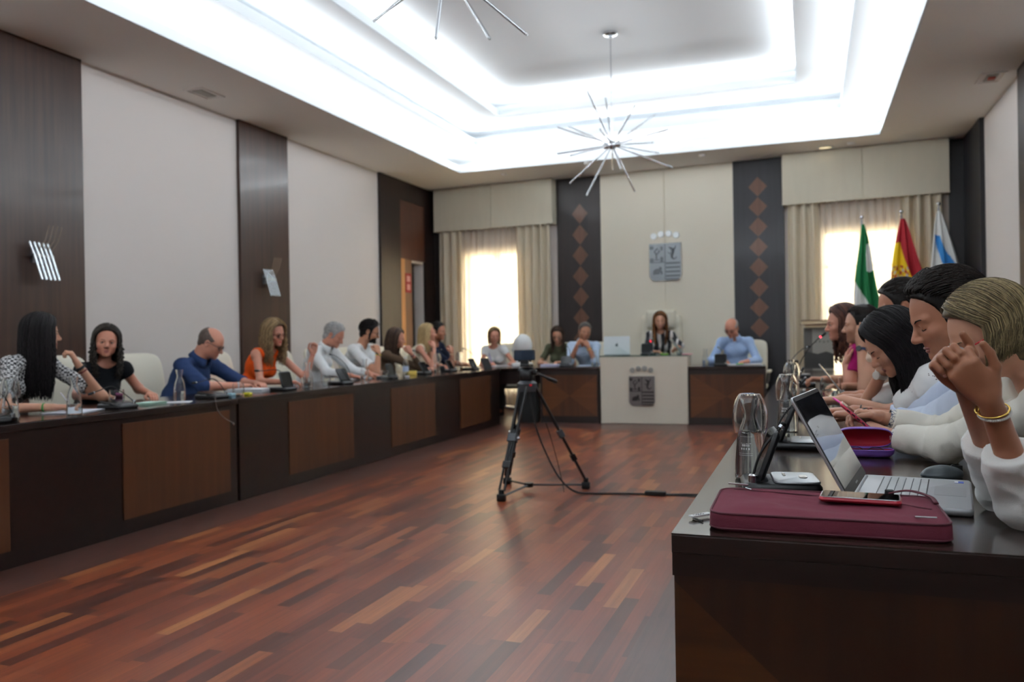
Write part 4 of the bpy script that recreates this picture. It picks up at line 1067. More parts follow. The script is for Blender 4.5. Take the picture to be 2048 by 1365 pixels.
def person(label, seat, face, head, look, male=True, scale=None, fat=0, skin_m=None, hair=None, top=None, trousers=None, sleeve=.5, neck_r=.075, neck_drop=0.0, arms=None, beard=None,
           glass=None, lids=False, lips=(158, 92, 86), brow=(50, 38, 32), seat_z=.50, watch=(), fold=.0035, collar=False, seed=0, vox=.0085, hv=.0034, hair_kw=None, shoulder=None, twist=0, extra=None, browless=False, headscale=1.0, loose=0, nails=False):
    """a seated figure: every coordinate in the room, face = compass heading of the body"""
    s = scale or (1.0 if male else .93); hs = s*1.03*headscale; x, y = seat; root = empty('person', (x, y, 0)); off = (x, y, 0)
    tag(root, label, 'person')
    B = rot(face+twist); rt, fw, up = B[:, 0], B[:, 1], V3(0, 0, 1); B0 = rot(face)
    c = np.array(head, float); H = rot(*look)
    pelvis = V3(x, y, seat_z+.06*s)
    nb = c+H@(V3(0, -.045, -.115)*hs)+V3(0, 0, -.055*s) - fw*.01          # base of the neck
    spine = unit(nb-pelvis); sl = np.linalg.norm(nb-pelvis)
    chest = nb-spine*.17*s; waist = pelvis+spine*sl*.30
    fr = unit(fw-spine*(fw@spine)); Bt = np.stack([rt, fr, np.cross(rt, fr)], 1)
    shw = (.175 if male else .155)*s+fat*.3
    body = F(); sh = {}; el = {}; wr = {}; hd = {}
    head_prims(body, c, H, hs, male, fat=fat*.5, jaw=1.06 if male else .92)
    body.cap(c+H@(V3(0, -.030, -.055)*hs), nb+spine*.005, (.053 if male else .044)*s+fat*.2, (.058 if male else .048)*s+fat*.2, .03)
    def torso(f, e=0, k=.04):
        f.ell(chest-fr*.005, Bt, V3(.150*s+fat*.5, .098*s+fat*.5, .17*s)+e, k)
        f.ell(waist+fr*fat*.6, Bt, V3(.135*s+fat, .100*s+fat*1.2, .16*s)+e, k)
        f.ell(pelvis+V3(0, 0, .02), B0, V3(.165*s+fat*.6, .125*s+fat*.4, .12*s)+e, k)
        if not male:
            for q in (-1, 1): f.ell(chest+rt*q*.07*s+fr*.085*s-spine*.03*s, Bt, V3(.058, .050, .056)*s+e, .03)
        else:
            for q in (-1, 1): f.ell(chest+rt*q*.07*s+fr*.055*s+spine*.02, Bt, V3(.07, .04, .05)*s+e, .03)
    torso(body)
    def armlist(f, e=0, upto=9, k=.03):
        for q, n in ((-1, 'L'), (1, 'R')):
            S, E, W = sh[n], el[n], wr[n]
            f.cap(nb-spine*.012+rt*q*.03, S+V3(0, 0, .012), .040*s+e, .040*s+e, k)
            f.ell(S, Bt, V3(.054, .054, .056)*s+e, k)
            U = E-S; Fo = W-E; r = lambda t: (.049 if male else .042)*s*(1-.16*t)+fat*.15+e
            if upto <= 1: f.cap(S, S+U*upto, r(0), r(upto)+.006*(e > 0), k, cut=True)
            else:
                f.cap(S, E, r(0), r(1), k); t = min(1, upto-1); r1 = (.040 if male else .035)*s+e+fat*.1; r2 = (.027 if male else .0235)*s+e
                f.cap(E, E+Fo*t, r1, r1+(r2-r1)*t, k, cut=(upto < 9))
    for q, n in ((-1, 'L'), (1, 'R')):
        S = nb-spine*.045*s+rt*q*shw+fr*.015
        if shoulder and n in shoulder: S = S+np.array(shoulder[n])
        a = (arms or {}).get(n) or {}
        W = np.array(a.get('w', pelvis*0+V3(x, y, 0)+B0[:, 1]*.44+B0[:, 0]*q*.16+V3(0, 0, .775)), float)
        hint = a.get('hint', None)
        if 'e' in a: E = np.array(a['e'], float)
        else:
            hint = rt*q*.8-V3(0, 0, 1)-fw*.1 if hint is None else np.array(hint, float)
            E, W = ik(S, W, .285*s, .255*s, hint)
        sh[n], el[n], wr[n] = S, E, W
    armlist(body)
    boxes = [(c+H@(V3(0, .0, 0)), V3(.135, .135, .15)*hs*1.02, hv)]
    for q, n in ((-1, 'L'), (1, 'R')):
        a = (arms or {}).get(n) or {}; fo = unit(wr[n]-el[n])
        if a.get('hand', 1):
            d = unit(a.get('d', fo)); pn = a.get('n', V3(0, 0, -1))
            # thumb side: for a left hand palm down the thumb is to the right
            x_ = np.cross(d, unit(pn)); side = a.get('side', -1 if n == 'L' else 1)
            tp = hand_prims(body, wr[n], d, pn, a.get('curl', .35), side*-1 if a.get('flip') else side, s*.98, a.get('spread', 0), a.get('thumb', .5), a.get('curls'))
            boxes.append((wr[n]+d*.085, V3(.115, .115, .115), hv))
            if nails: hd[n] = tp
    lf = F()
    kn = {}; an = {}
    for q, n in ((-1, 'L'), (1, 'R')):
        hp = pelvis+B0[:, 0]*q*.09*s-V3(0, 0, .01); K = hp+B0[:, 1]*.40*s+B0[:, 0]*q*.03; K[2] = .50*s if seat_z < .55 else .56
        An = K+B0[:, 1]*.02; An = V3(An[0], An[1], .09); kn[n], an[n] = K, An
        for f_, e in ((body, 0), (lf, .010)):
            f_.cap(hp, K, .075*s+e+fat*.3, .054*s+e, .03); f_.cap(K, An, .050*s+e, .034*s+e, .02)
        body.cap(An, An+V3(0, 0, -.03)+B0[:, 1]*.10, .032*s, .028*s, .02)
    sk = skin_m or skin('light', (206, 158, 134))
    Vs, Fs = regions(body, boxes, vox)
    mesh_np('body', Vs, Fs, sk, root, off)
    for tp in hd.values():
        for p_, t_, do, xx in tp:
            MB().sphere(p_-t_*.002*s+do*.0050*s, V3(.0050, .0065, .0018)*s, 12, 8, Matrix([list(r_)+[0] for r_ in np.stack([xx, t_, do], 1)]+[[0, 0, 0, 1]])).build('fingernail', mat('nail', (206, 158, 142), .25), root, smooth=180, off=off)
    # clothes
    g = F(); torso(g, .010); armlist(g, .0085+loose, upto=sleeve if sleeve > 0 else 0.02)
    nc = nb+spine*.025-fr*.0
    g.ell(nc+fr*.02+spine*.03, Bt, V3(neck_r, neck_r*.95, neck_r*.9), .008, True)
    if neck_drop: g.cap(nc+fr*.07, nc+fr*.11-spine*neck_drop, .030, .006, .008, True)
    if sleeve <= 0:
        for q in (-1, 1): g.ell(sh['R' if q > 0 else 'L']+rt*q*.045-V3(0, 0, .012), Bt, V3(.050, .10, .10)*s, .01, True)
    g.cap(pelvis-V3(0, 0, .16), pelvis-V3(0, 0, .16)+B0[:, 1]*.45, .10, .10, .02, True)
    w1 = wnoise(fold*.55, 19, seed+3); w2 = wnoise(1.0, 30, seed+31); wn = lambda P_: w1(P_)+fold*.85*(np.abs(w2(P_))-.35)
    lo, hi = g.bounds(); P, Q = surf(*g.grid(lo, hi, min(vox, .0065), wn))
    mesh_np('top', P, Q, top, root, off)
    lf.ell(pelvis+V3(0, 0, .0), B0, V3(.172*s+fat*.6, .132*s+fat*.4, .105*s)+.004, .03)
    lo, hi = lf.bounds(); P, Q = surf(*lf.grid(lo, hi, .011)); mesh_np('trousers', P, Q, trousers or cloth_m('dark_trousers', (44, 46, 54)), root, off)
    for n in 'LR':
        fs_ = F().cap(an[n]+V3(0, 0, -.045)-B0[:, 1]*.03, an[n]+V3(0, 0, -.052)+B0[:, 1]*.15, .040*s, .034*s, .02)
        lo, hi = fs_.bounds(); P, Q = surf(*fs_.grid(lo, hi, .009)); P[:, 2] = np.maximum(P[:, 2], .004); mesh_np('shoe', P, Q, mat('shoe_leather', (36, 28, 26), .45), root, off)
    if collar:
        cm = MB(); n_ = 26; vs = []; 
        for j, (rr, hh) in enumerate(((neck_r*.86, .050), (neck_r*.98, .048), (neck_r*1.22, .004), (neck_r*1.12, .0))):
            for i in range(n_):
                a = R(105)+R(330)*i/(n_-1); p = nb+rt*math.cos(a)*rr+fr*math.sin(a)*rr+spine*(hh-.0+.010*(1-math.sin(a)))+fr*.012
                if j >= 2 and (i < 3 or i > n_-4): p = p-spine*.028
                vs.append(p)
        fs = [(j*n_+i, j*n_+i+1, (j+1)*n_+i+1, (j+1)*n_+i) for j in range(3) for i in range(n_-1)]
        co = cm.add(vs, fs).build('collar', top, root, smooth=180, off=off); so_ = co.modifiers.new('solid', 'SOLIDIFY'); so_.thickness = .003
    # face details
    P_ = lambda a, b, d: Vector(c+H@(V3(a, b, d)*hs)); H4 = Matrix([list(r)+[0] for r in H]+[[0, 0, 0, 1]])
    for q in (-1, 1):
        if lids: # lowered lids: a dark lash line along the lower edge of the lid
            MB().tube([P_(q*.017, .0815, -.004), P_(q*.024, .0865, -.0075), P_(q*.034, .0868, -.0085), P_(q*.043, .080, -.006)], .0011*hs, 5).build('eyelashes', M_lash, root, off=off)
        else:
            e = MB().sphere(P_(q*.031, .0785, .0015), V3(.0125, .0105, .0062)*hs, 14, 10, H4).build('eye', M_eye, root, smooth=180, off=off)
            MB().sphere(P_(q*.031, .0865, .0015), V3(.0052, .0030, .0052)*hs, 12, 8, H4).build('iris', M_iris, e, smooth=180, off=off)
            MB().tube([P_(q*.018, .086, .004), P_(q*.025, .0905, .0078), P_(q*.037, .0895, .0078), P_(q*.045, .083, .0035)], .0012*hs, 5).build('eyelashes', M_lash, e, off=off)
        if not browless:
            MB().tube([P_(q*.014, .0935, .017), P_(q*.028, .0915, .0235), P_(q*.040, .0835, .024), P_(q*.050, .073, .019)], [.0020*hs, .0028*hs, .0024*hs, .001*hs], 6, flat=.7).build('eyebrow', mat('brow_%d_%d_%d' % brow, brow, .9), root, smooth=180, off=off)
    lm = MB().tube([P_(-.023, .0815, -.0625), P_(-.010, .0925, -.0585), P_(0, .0935, -.0598), P_(.010, .0925, -.0585), P_(.023, .0815, -.0625)], [.001*hs, .0036*hs, .0032*hs, .0036*hs, .001*hs], 8)
    lm.tube([P_(-.022, .0815, -.0640), P_(-.010, .0905, -.0690), P_(0, .0915, -.0700), P_(.010, .0905, -.0690), P_(.022, .0815, -.0640)], [.001*hs, .0038*hs, .0044*hs, .0038*hs, .001*hs], 8)
    lm.build('lips', mat('lips_%d_%d_%d' % lips, lips, .45), root, smooth=180, off=off)
    if hair: hair_mesh(c, H, hs, hair[0], hair[1], root, off, seed=seed+11, **(hair_kw or {}))
    if beard:
        bf = F(); Pb = lambda a, b, d: c+H@(V3(a, b, d)*hs)
        bf.ell(Pb(0, .032, -.062), H, V3(.060, .062, .052)*hs, .01)
        for q in (-1, 1): bf.cap(Pb(q*.064, .018, -.01), Pb(q*.056, .02, -.065), .012*hs, .016*hs, .012)
        bf.cap(Pb(-.028, .088, -.052), Pb(.028, .088, -.052), .0075*hs, None, .006); bf.ell(Pb(0, .082, -.088), H, V3(.028, .020, .022)*hs, .012)
        bf.ell(Pb(0, .070, .0), H, V3(.052, .075, .050)*hs, .006, True); bf.ell(Pb(0, .108, -.063), H, V3(.020, .020, .0085)*hs, .004, True); bf.ell(Pb(0, -.03, -.10), H, V3(.09, .055, .07)*hs, .01, True)
        lo, hi = bf.bounds(); P, Q = surf(*bf.grid(lo, hi, .0035, wnoise(.0008, 400, seed))); mesh_np('beard', P, Q, beard, root, off)
    if glass: glasses(root, off, c, H, hs, glass[0], temple=glass[1] if len(glass) > 1 else None)
    for wt in watch:
        n, t, col, kind = wt[:4]; a, b = el[n], wr[n]; p = a+(b-a)*t; d = unit(b-a); r = ((.040 if male else .035)*(1-t)+(.027 if male else .0235)*t)*s+.001
        M_ = Vector(d).to_track_quat('Z', 'X').to_matrix().to_4x4(); mtl = mat('strap_%d_%d_%d' % col, col, .5)
        if kind == 'watch':
            o = MB().lathe([(r, -.009), (r+.0035, -.008), (r+.0035, .008), (r, .009)], p, 26, M_, cap=False).build('watch', mtl, root, smooth=40, off=off)
            av = (arms or {}).get(n, {}).get('face', None); nrm = unit(np.array(av, float) if av is not None else V3(0, 0, 1)); nrm = unit(nrm-d*(nrm@d))
            Mf = Matrix.Translation(Vector(p+nrm*(r+.002))) @ Vector(nrm).to_track_quat('Z', 'Y').to_matrix().to_4x4()
            MB().lathe([(.017, 0), (.017, .006), (.015, .008)], (0, 0, 0), 24, Mf).build('watch_face', wt[4] if len(wt) > 4 else M_black, o, smooth=40, off=off)
        else:
            th = .0028 if kind == 'thin' else .005
            MB().lathe([(r+.0005, -th), (r+.003, -th*.6), (r+.003, th*.6), (r+.0005, th)], p, 26, M_, cap=False).build('bracelet', mtl, root, smooth=60, off=off)
    ctx = dict(root=root, off=off, c=c, H=H, hs=hs, s=s, sh=sh, el=el, wr=wr, nb=nb, spine=spine, fr=fr, rt=rt, chest=chest, fw=fw, Bt=Bt)
    if extra: extra(ctx)
    return ctx

# ------------------------------------------------------------------ cloth patterns
def checked(name, c1, c2, sc, bump=.2):
    m, t, b = newmat(name); tc = N(t, 'ShaderNodeTexCoord'); mp = N(t, 'ShaderNodeMapping'); mp.inputs['Rotation'].default_value = (.5, .4, .6)
    ck = N(t, 'ShaderNodeTexChecker'); ck.inputs['Scale'].default_value = sc; ck.inputs[1].default_value = lin(c1); ck.inputs[2].default_value = lin(c2)
    ns = N(t, 'ShaderNodeTexNoise'); ns.inputs['Scale'].default_value = 40; ad = N(t, 'ShaderNodeVectorMath', operation='MULTIPLY_ADD'); ad.inputs[1].default_value = (.018, .018, .018)
    t.links.new(tc.outputs['Object'], ns.inputs['Vector']); t.links.new(ns.outputs['Color'], ad.inputs[0]); t.links.new(tc.outputs['Object'], ad.inputs[2])
    t.links.new(ad.outputs[0], mp.inputs[0]); t.links.new(mp.outputs[0], ck.inputs[0]); t.links.new(ck.outputs[0], b.inputs['Base Color']); b.inputs['Roughness'].default_value = .8
    return m
def wavy(name, c1, c2, sc, pos=.5):
    m, t, b = newmat(name); tc = N(t, 'ShaderNodeTexCoord'); w_ = N(t, 'ShaderNodeTexWave'); w_.inputs['Scale'].default_value = sc; w_.inputs['Distortion'].default_value = 9; w_.inputs['Detail Scale'].default_value = .8
    cr = N(t, 'ShaderNodeValToRGB'); cr.color_ramp.interpolation = 'CONSTANT'; cr.color_ramp.elements[0].color = lin(c1); cr.color_ramp.elements[1].color = lin(c2); cr.color_ramp.elements[1].position = pos
    t.links.new(tc.outputs['Object'], w_.inputs[0]); t.links.new(w_.outputs[1], cr.inputs[0]); t.links.new(cr.outputs[0], b.inputs['Base Color']); b.inputs['Roughness'].default_value = .8
    return m
def eyelet(name, col):
    m, t, b = newmat(name); tc = N(t, 'ShaderNodeTexCoord'); v = N(t, 'ShaderNodeTexVoronoi'); v.inputs['Scale'].default_value = 95
    n = N(t, 'ShaderNodeTexNoise'); n.inputs['Scale'].default_value = 22; t.links.new(tc.outputs['Object'], v.inputs['Vector']); t.links.new(tc.outputs['Object'], n.inputs['Vector'])
    a = N(t, 'ShaderNodeMath', operation='LESS_THAN'); a.inputs[1].default_value = .22; t.links.new(v.outputs['Distance'], a.inputs[0])
    c = N(t, 'ShaderNodeMath', operation='GREATER_THAN'); c.inputs[1].default_value = .60; t.links.new(n.outputs[0], c.inputs[0])
    mm = N(t, 'ShaderNodeMath', operation='MULTIPLY'); t.links.new(a.outputs[0], mm.inputs[0]); t.links.new(c.outputs[0], mm.inputs[1])
    mx = N(t, 'ShaderNodeMixRGB'); t.links.new(mm.outputs[0], mx.inputs[0]); mx.inputs[1].default_value = lin(col); mx.inputs[2].default_value = lin((96, 84, 76)); t.links.new(mx.outputs[0], b.inputs['Base Color'])
    b.inputs['Roughness'].default_value = .85; return m
SK_L = skin('light', (190, 140, 114)); SK_T = skin('tan', (168, 114, 88)); SK_P = skin('pink', (196, 136, 113)); SK_O = skin('olive', (178, 126, 98)); SK_D = skin('sun_tanned', (150, 98, 70))
H_BLK = hairm('black', (10, 8, 10), (24, 19, 21)); H_CURL = hairm('grey_brown', (30, 26, 23), (78, 72, 66)); H_DBL = hairm('dark_blonde', (92, 74, 52), (160, 134, 98))
H_WHT = hairm('white', (150, 150, 150), (196, 196, 194)); H_DK = hairm('dark', (18, 15, 14), (40, 32, 28)); H_BR = hairm('brown', (44, 32, 27), (82, 62, 50)); H_BL = hairm('blonde', (140, 116, 80), (196, 170, 124))
H_AUB = hairm('auburn', (66, 38, 22), (140, 92, 50)); H_ASH = hairm('ash_blonde', (70, 60, 42), (142, 126, 92), (60, 60, 5)); H_GRS = hairm('salt_pepper', (66, 64, 62), (120, 116, 112)); H_RB = hairm('red_brown', (48, 28, 24), (92, 58, 46))
WHITE = cloth_m('white', (238, 241, 242)); M_pearl = mat('white_beads', (222, 226, 222), .35)
D = lambda *a: V3(*a)
print_people = []
def extra_pen(col, a, b, lab, name='pen'):
    o = MB().tube([a, Vector(a)+(Vector(b)-Vector(a))*.93, b], [.0042, .0042, .001], 8).build(name, mat('pen_%d_%d_%d' % col, col, .35), smooth=60)
    origin_to(o, tuple(a)); tag(o, lab, 'pen'); return o

def cuffs(k):
    m, t, b = newmat('embroidered_cuff'); tc = N(t, 'ShaderNodeTexCoord'); vo = N(t, 'ShaderNodeTexVoronoi', feature='DISTANCE_TO_EDGE'); vo.inputs['Scale'].default_value = 85
    lt_ = N(t, 'ShaderNodeMath', operation='LESS_THAN'); lt_.inputs[1].default_value = .06; t.links.new(tc.outputs['Object'], vo.inputs['Vector']); t.links.new(vo.outputs['Distance'], lt_.inputs[0])
    mx = N(t, 'ShaderNodeMixRGB'); t.links.new(lt_.outputs[0], mx.inputs[0]); mx.inputs[1].default_value = lin((224, 222, 212)); mx.inputs[2].default_value = lin((46, 66, 104)); t.links.new(mx.outputs[0], b.inputs['Base Color']); b.inputs['Roughness'].default_value = .85
    for n in 'LR':
        a, w_ = k['el'][n], k['wr'][n]; d = unit(w_-a); p = a+(w_-a)*.80; M_ = Vector(d).to_track_quat('Z', 'X').to_matrix().to_4x4()
        MB().lathe([(.036, -.016), (.0365, -.012), (.0350, .010), (.0335, .014), (.0315, .014)], p, 30, M_, cap=False).build('cuff', m, k['root'], smooth=50, off=k['off'])
# ---- left desk, from the camera end
person('woman with long black hair and black and white checked blouse, turned away, hand at mouth', (-4.98, 3.74), -86, (-4.66, 3.95, 1.215), (-38, -4), male=False, skin_m=SK_L,
       hair=('long', H_BLK), hair_kw=dict(length=.46, face_open=46, volume=.016, wave=.003, behind=.0, count=700, thick=.7), top=checked('check_blouse', (24, 24, 28), (222, 222, 222), 62), sleeve=.75, neck_r=.075, brow=(30, 22, 20),
       arms={'L': dict(w=D(-4.44, 4.02, 1.02), e=D(-4.40, 4.17, .80), d=D(-.25, -.25, .75), n=D(-.6, -.5, -.3), curl=.85), 'R': dict(w=D(-4.20, 3.62, .775), e=D(-4.42, 3.50, .775), d=D(.6, .6, 0), curl=.65)},
       watch=[('L', .88, (24, 24, 26), 'watch'), ('L', .78, (110, 30, 28), 'band'), ('R', .82, (60, 130, 60), 'band')], seed=1)
person('woman with wavy greying dark hair and black cap-sleeve top, facing the camera', (-5.0, 4.62), -112, (-4.80, 4.60, 1.155), (-131, -2, -5), male=False, skin_m=SK_P,
       hair=('long', H_CURL), hair_kw=dict(length=.30, face_open=58, volume=.014, wave=.016, part=-.012, count=320), top=cloth_m('black', (22, 24, 28)), sleeve=.22, neck_r=.082, brow=(70, 54, 46), lips=(160, 96, 90),
       arms={'L': dict(w=D(-4.52, 4.72, .775), e=D(-4.78, 4.88, .80), curl=.4), 'R': dict(w=D(-4.55, 4.35, .775), e=D(-4.78, 4.30, .80), curl=.5)}, seed=2)
person('heavy bald man with glasses and dark blue shirt, looking down', (-5.02, 5.50), -86, (-4.70, 5.59, 1.135), (-66, -28), fat=.045, skin_m=SK_P, hair=('bald', hairm('dark_fringe', (84, 72, 66), (128, 112, 104))), hair_kw=dict(volume=.003, count=0),
       top=cloth_m('dark_blue', (44, 62, 100), .05), sleeve=1.06, neck_r=.085, glass=(mat('glasses_dark', (50, 52, 58), .4),), lids=True, collar=True, lips=(180, 104, 96), brow=(110, 90, 80), browless=True,
       arms={'R': dict(w=D(-4.40, 5.58, .785), e=D(-4.56, 5.33, .79), d=D(.2, .9, 0), curl=.45), 'L': dict(w=D(-4.42, 5.82, .785), e=D(-4.64, 5.90, .79), d=D(.5, -.2, 0), curl=.5)}, watch=[('R', .92, (190, 192, 196), 'watch')], fold=.005, seed=3)
person('woman with long wavy dark blonde hair, dark glasses and orange sleeveless top, one hand raised', (-5.0, 6.32), -95, (-4.66, 6.40, 1.215), (-98, -12, 3), male=False, skin_m=SK_P,
       hair=('long', H_DBL), hair_kw=dict(length=.33, face_open=56, volume=.024, wave=.014, count=360), top=cloth_m('orange', (236, 92, 30)), sleeve=0, neck_r=.08, neck_drop=.09, glass=(mat('glasses_plum', (60, 30, 34), .35),), lids=True, lips=(176, 50, 54),
       arms={'R': dict(w=D(-4.32, 6.10, .785), e=D(-4.60, 6.10, .79), d=D(.5, .45, 0), curl=.4), 'L': dict(w=D(-4.42, 6.66, 1.02), e=D(-4.46, 6.60, .79), d=D(.1, .15, .8), n=D(.4, -.6, .2), curl=.7)}, watch=[('L', .95, (190, 80, 80), 'thin')], seed=4)
person('white-haired man with open white shirt looking down at his papers', (-5.0, 7.30), -92, (-4.66, 7.42, 1.20), (-78, -30), skin_m=SK_P, hair=('short', H_WHT), hair_kw=dict(volume=.007, count=320, frontlift=.5), top=WHITE, sleeve=1.75, neck_r=.078, neck_drop=.14, collar=True,
       lids=True, brow=(150, 140, 134), lips=(176, 110, 100), arms={'R': dict(w=D(-4.34, 7.22, .785), curl=.45), 'L': dict(w=D(-4.34, 7.62, .785), curl=.5)}, fold=.005, seed=5)
person('bearded man with black hair, round glasses and white T-shirt, fist at his mouth', (-5.0, 8.06), -88, (-4.64, 8.12, 1.235), (-66, -18), skin_m=SK_O, hair=('short', H_DK), hair_kw=dict(volume=.014, count=320, frontlift=1.0), beard=hairm('beard', (14, 12, 11), (34, 28, 25))[1], top=WHITE, sleeve=.72,
       neck_r=.07, glass=(mat('glasses_wire', (40, 36, 34), .3, .6),), lids=True, brow=(22, 17, 15), arms={'R': dict(w=D(-4.42, 7.92, 1.005), e=D(-4.40, 7.84, .785), d=D(-.35, .15, .8), n=D(-.7, .4, -.1), curl=1.0), 'L': dict(w=D(-4.50, 7.86, .80), e=D(-4.58, 8.16, .79), d=D(0, -.8, .1), curl=.5)},
       watch=[('R', .86, (222, 204, 40), 'band')], seed=6)
person('woman with long dark brown hair and brown long-sleeved top, chin on her fist', (-5.0, 8.74), -84, (-4.66, 8.80, 1.155), (-74, -8), male=False, skin_m=SK_P, hair=('long', H_BR), hair_kw=dict(length=.27, face_open=60, volume=.014, wave=.004, behind=.5), top=cloth_m('brown', (92, 74, 58)), sleeve=1.7, neck_r=.07, brow=(52, 40, 34),
       arms={'R': dict(w=D(-4.44, 8.73, .985), e=D(-4.38, 8.90, .80), d=D(-.35, -.10, .8), n=D(-.6, .5, .1), curl=.95), 'L': dict(w=D(-4.36, 9.0, .785), curl=.5)}, watch=[('R', .84, (30, 34, 70), 'band')], seed=7)
person('blonde woman with cream sleeveless top leaning on both raised hands', (-5.0, 9.48), -82, (-4.66, 9.66, 1.22), (-72, 2), male=False, skin_m=SK_P, hair=('long', H_BL), hair_kw=dict(length=.30, face_open=60, volume=.012, wave=.004, behind=.2), top=cloth_m('cream', (226, 218, 196)), sleeve=0, neck_r=.075, brow=(120, 96, 70),
       arms={'R': dict(w=D(-4.44, 9.38, 1.04), e=D(-4.38, 9.22, .79), d=D(-.3, .15, .8), n=D(-.7, .3, 0), curl=.8), 'L': dict(w=D(-4.40, 9.60, .785), curl=.5)}, seed=8)
person('dark-haired man in navy polo, hand on his chin, last in the left row', (-5.0, 10.16), -92, (-4.66, 9.98, 1.245), (-95, -6), skin_m=SK_T, hair=('short', H_DK), hair_kw=dict(volume=.007, count=300), top=cloth_m('navy', (28, 34, 54)), sleeve=.8, neck_r=.07, brow=(30, 24, 20),
       arms={'R': dict(w=D(-4.40, 9.84, .96), e=D(-4.40, 9.82, .79), d=D(-.25, .2, .85), n=D(-.7, .4, 0), curl=.7), 'L': dict(w=D(-4.38, 10.32, .785), curl=.5)}, watch=[('R', .88, (206, 186, 150), 'band')], seed=9)
# ---- corner and back desk
person('blonde woman in white short-sleeved top writing at the corner table before the bright window', (-4.36, 11.60), 180, (-4.36, 11.28, 1.175), (-148, -6), male=False, skin_m=SK_P, hair=('long', H_DBL), hair_kw=dict(length=.17, face_open=58, volume=.012), top=WHITE, sleeve=.35, neck_r=.085, brow=(120, 96, 70),
       trousers=cloth_m('grey_trousers', (74, 76, 74)), arms={'L': dict(w=D(-4.02, 11.08, .785), curl=.6), 'R': dict(w=D(-4.36, 11.08, .785), d=D(.5, -.4, 0), curl=.7)}, seed=10)
person('woman with long dark brown hair, glasses and olive T-shirt, looking down', (-3.42, 11.62), 180, (-3.40, 11.32, 1.17), (-172, -22), male=False, skin_m=SK_L, hair=('long', H_BR), hair_kw=dict(length=.28, face_open=60, volume=.010, wave=.003), top=cloth_m('olive', (84, 86, 66)), sleeve=.7, neck_r=.065, glass=(mat('glasses_brown', (70, 50, 40), .4),), lids=True,
       arms={'R': dict(w=D(-3.55, 11.12, .785), curl=.5), 'L': dict(w=D(-3.30, 11.12, .785), curl=.5)}, seed=11)
person('grey-haired man in pale blue shirt with hands folded under his chin, beside the laptop', (-2.98, 11.66), 184, (-2.99, 11.30, 1.215), (-153, -10, -8), skin_m=SK_T, hair=('short', H_GRS), hair_kw=dict(volume=.006, count=300), top=cloth_m('pale_blue', (196, 216, 240)), sleeve=1.25, neck_r=.072, neck_drop=.06, collar=True, fat=.01,
       brow=(90, 80, 74), arms={'R': dict(w=D(-3.05, 11.10, 1.02), e=D(-3.16, 11.12, .79), d=D(.5, 0, .75), n=D(.3, .6, -.3), curl=.9), 'L': dict(w=D(-2.89, 11.10, 1.00), e=D(-2.80, 11.12, .79), d=D(-.55, 0, .7), n=D(-.3, .6, -.3), curl=.85)}, watch=[('L', .85, (206, 160, 70), 'watch')], seed=12)
person('woman with long wavy auburn hair and black and white patterned jacket behind the lectern', (-1.94, 11.72), 180, (-1.94, 11.42, 1.345), (-170, -8), male=False, skin_m=SK_L, seat_z=.62, hair=('long', H_AUB), hair_kw=dict(length=.38, face_open=58, volume=.014, wave=.012, count=320),
       top=wavy('zigzag_jacket', (22, 22, 28), (216, 212, 208), 3.2, .62), sleeve=1.55, neck_r=.075, neck_drop=.14, brow=(40, 28, 22), lips=(150, 80, 78), arms={'R': dict(w=D(-1.99, 11.16, .925), d=D(.9, -.1, 0), curl=.4), 'L': dict(w=D(-1.74, 11.22, .925), e=D(-1.66, 11.42, 1.0), d=D(.4, 0, .5), n=D(0, -.2, -1), curl=.5)},
       watch=[('R', .92, (30, 26, 26), 'band')], seed=13)
person('bald man with glasses and light blue shirt at the right end of the back desk', (-.90, 11.60), 182, (-.97, 11.33, 1.225), (160, -26), skin_m=SK_P, hair=('bald', H_WHT), hair_kw=dict(volume=.004, count=0), top=cloth_m('light_blue', (168, 194, 232)), sleeve=1.8, neck_r=.074, neck_drop=.04, collar=True, fat=.012,
       glass=(mat('glasses_wire', (40, 36, 34), .3, .6),), lids=True, browless=True, arms={'R': dict(w=D(-1.08, 11.16, .785), curl=.5), 'L': dict(w=D(-.78, 11.14, .785), curl=.5)}, fold=.005, seed=14)
# ---- right desk, from the far end
person('person reaching over the desk for a glass, farthest in the right row, mostly hidden', (1.0, 6.90), 92, (.66, 6.72, 1.18), (85, -10), skin_m=SK_T, hair=('short', H_DK), hair_kw=dict(volume=.010, count=90), top=cloth_m('beige', (196, 176, 156)), sleeve=.8, neck_r=.07,
       arms={'L': dict(w=D(.10, 6.36, .80), e=D(.34, 6.42, .80), d=D(-.9, 0, .1), curl=.6), 'R': dict(w=D(.30, 7.0, .785))}, seed=15)
person('woman with long reddish brown hair and magenta top, one hand on her chest', (.80, 6.05), 92, (.21, 5.90, 1.195), (100, -6), male=False, skin_m=SK_P, hair=('long', H_RB), hair_kw=dict(length=.30, face_open=64, volume=.016, wave=.008), top=cloth_m('magenta', (150, 22, 92)), sleeve=.6, neck_r=.075, brow=(60, 40, 34),
       arms={'R': dict(w=D(.26, 5.86, 1.03), e=D(.30, 6.06, .83), d=D(0, -.6, .5), n=D(.8, .1, -.1), curl=.25), 'L': dict(w=D(.22, 5.72, .93), e=D(.24, 5.64, .79), d=D(.1, .3, .6), n=D(.8, .1, 0), curl=.3)}, seed=16)
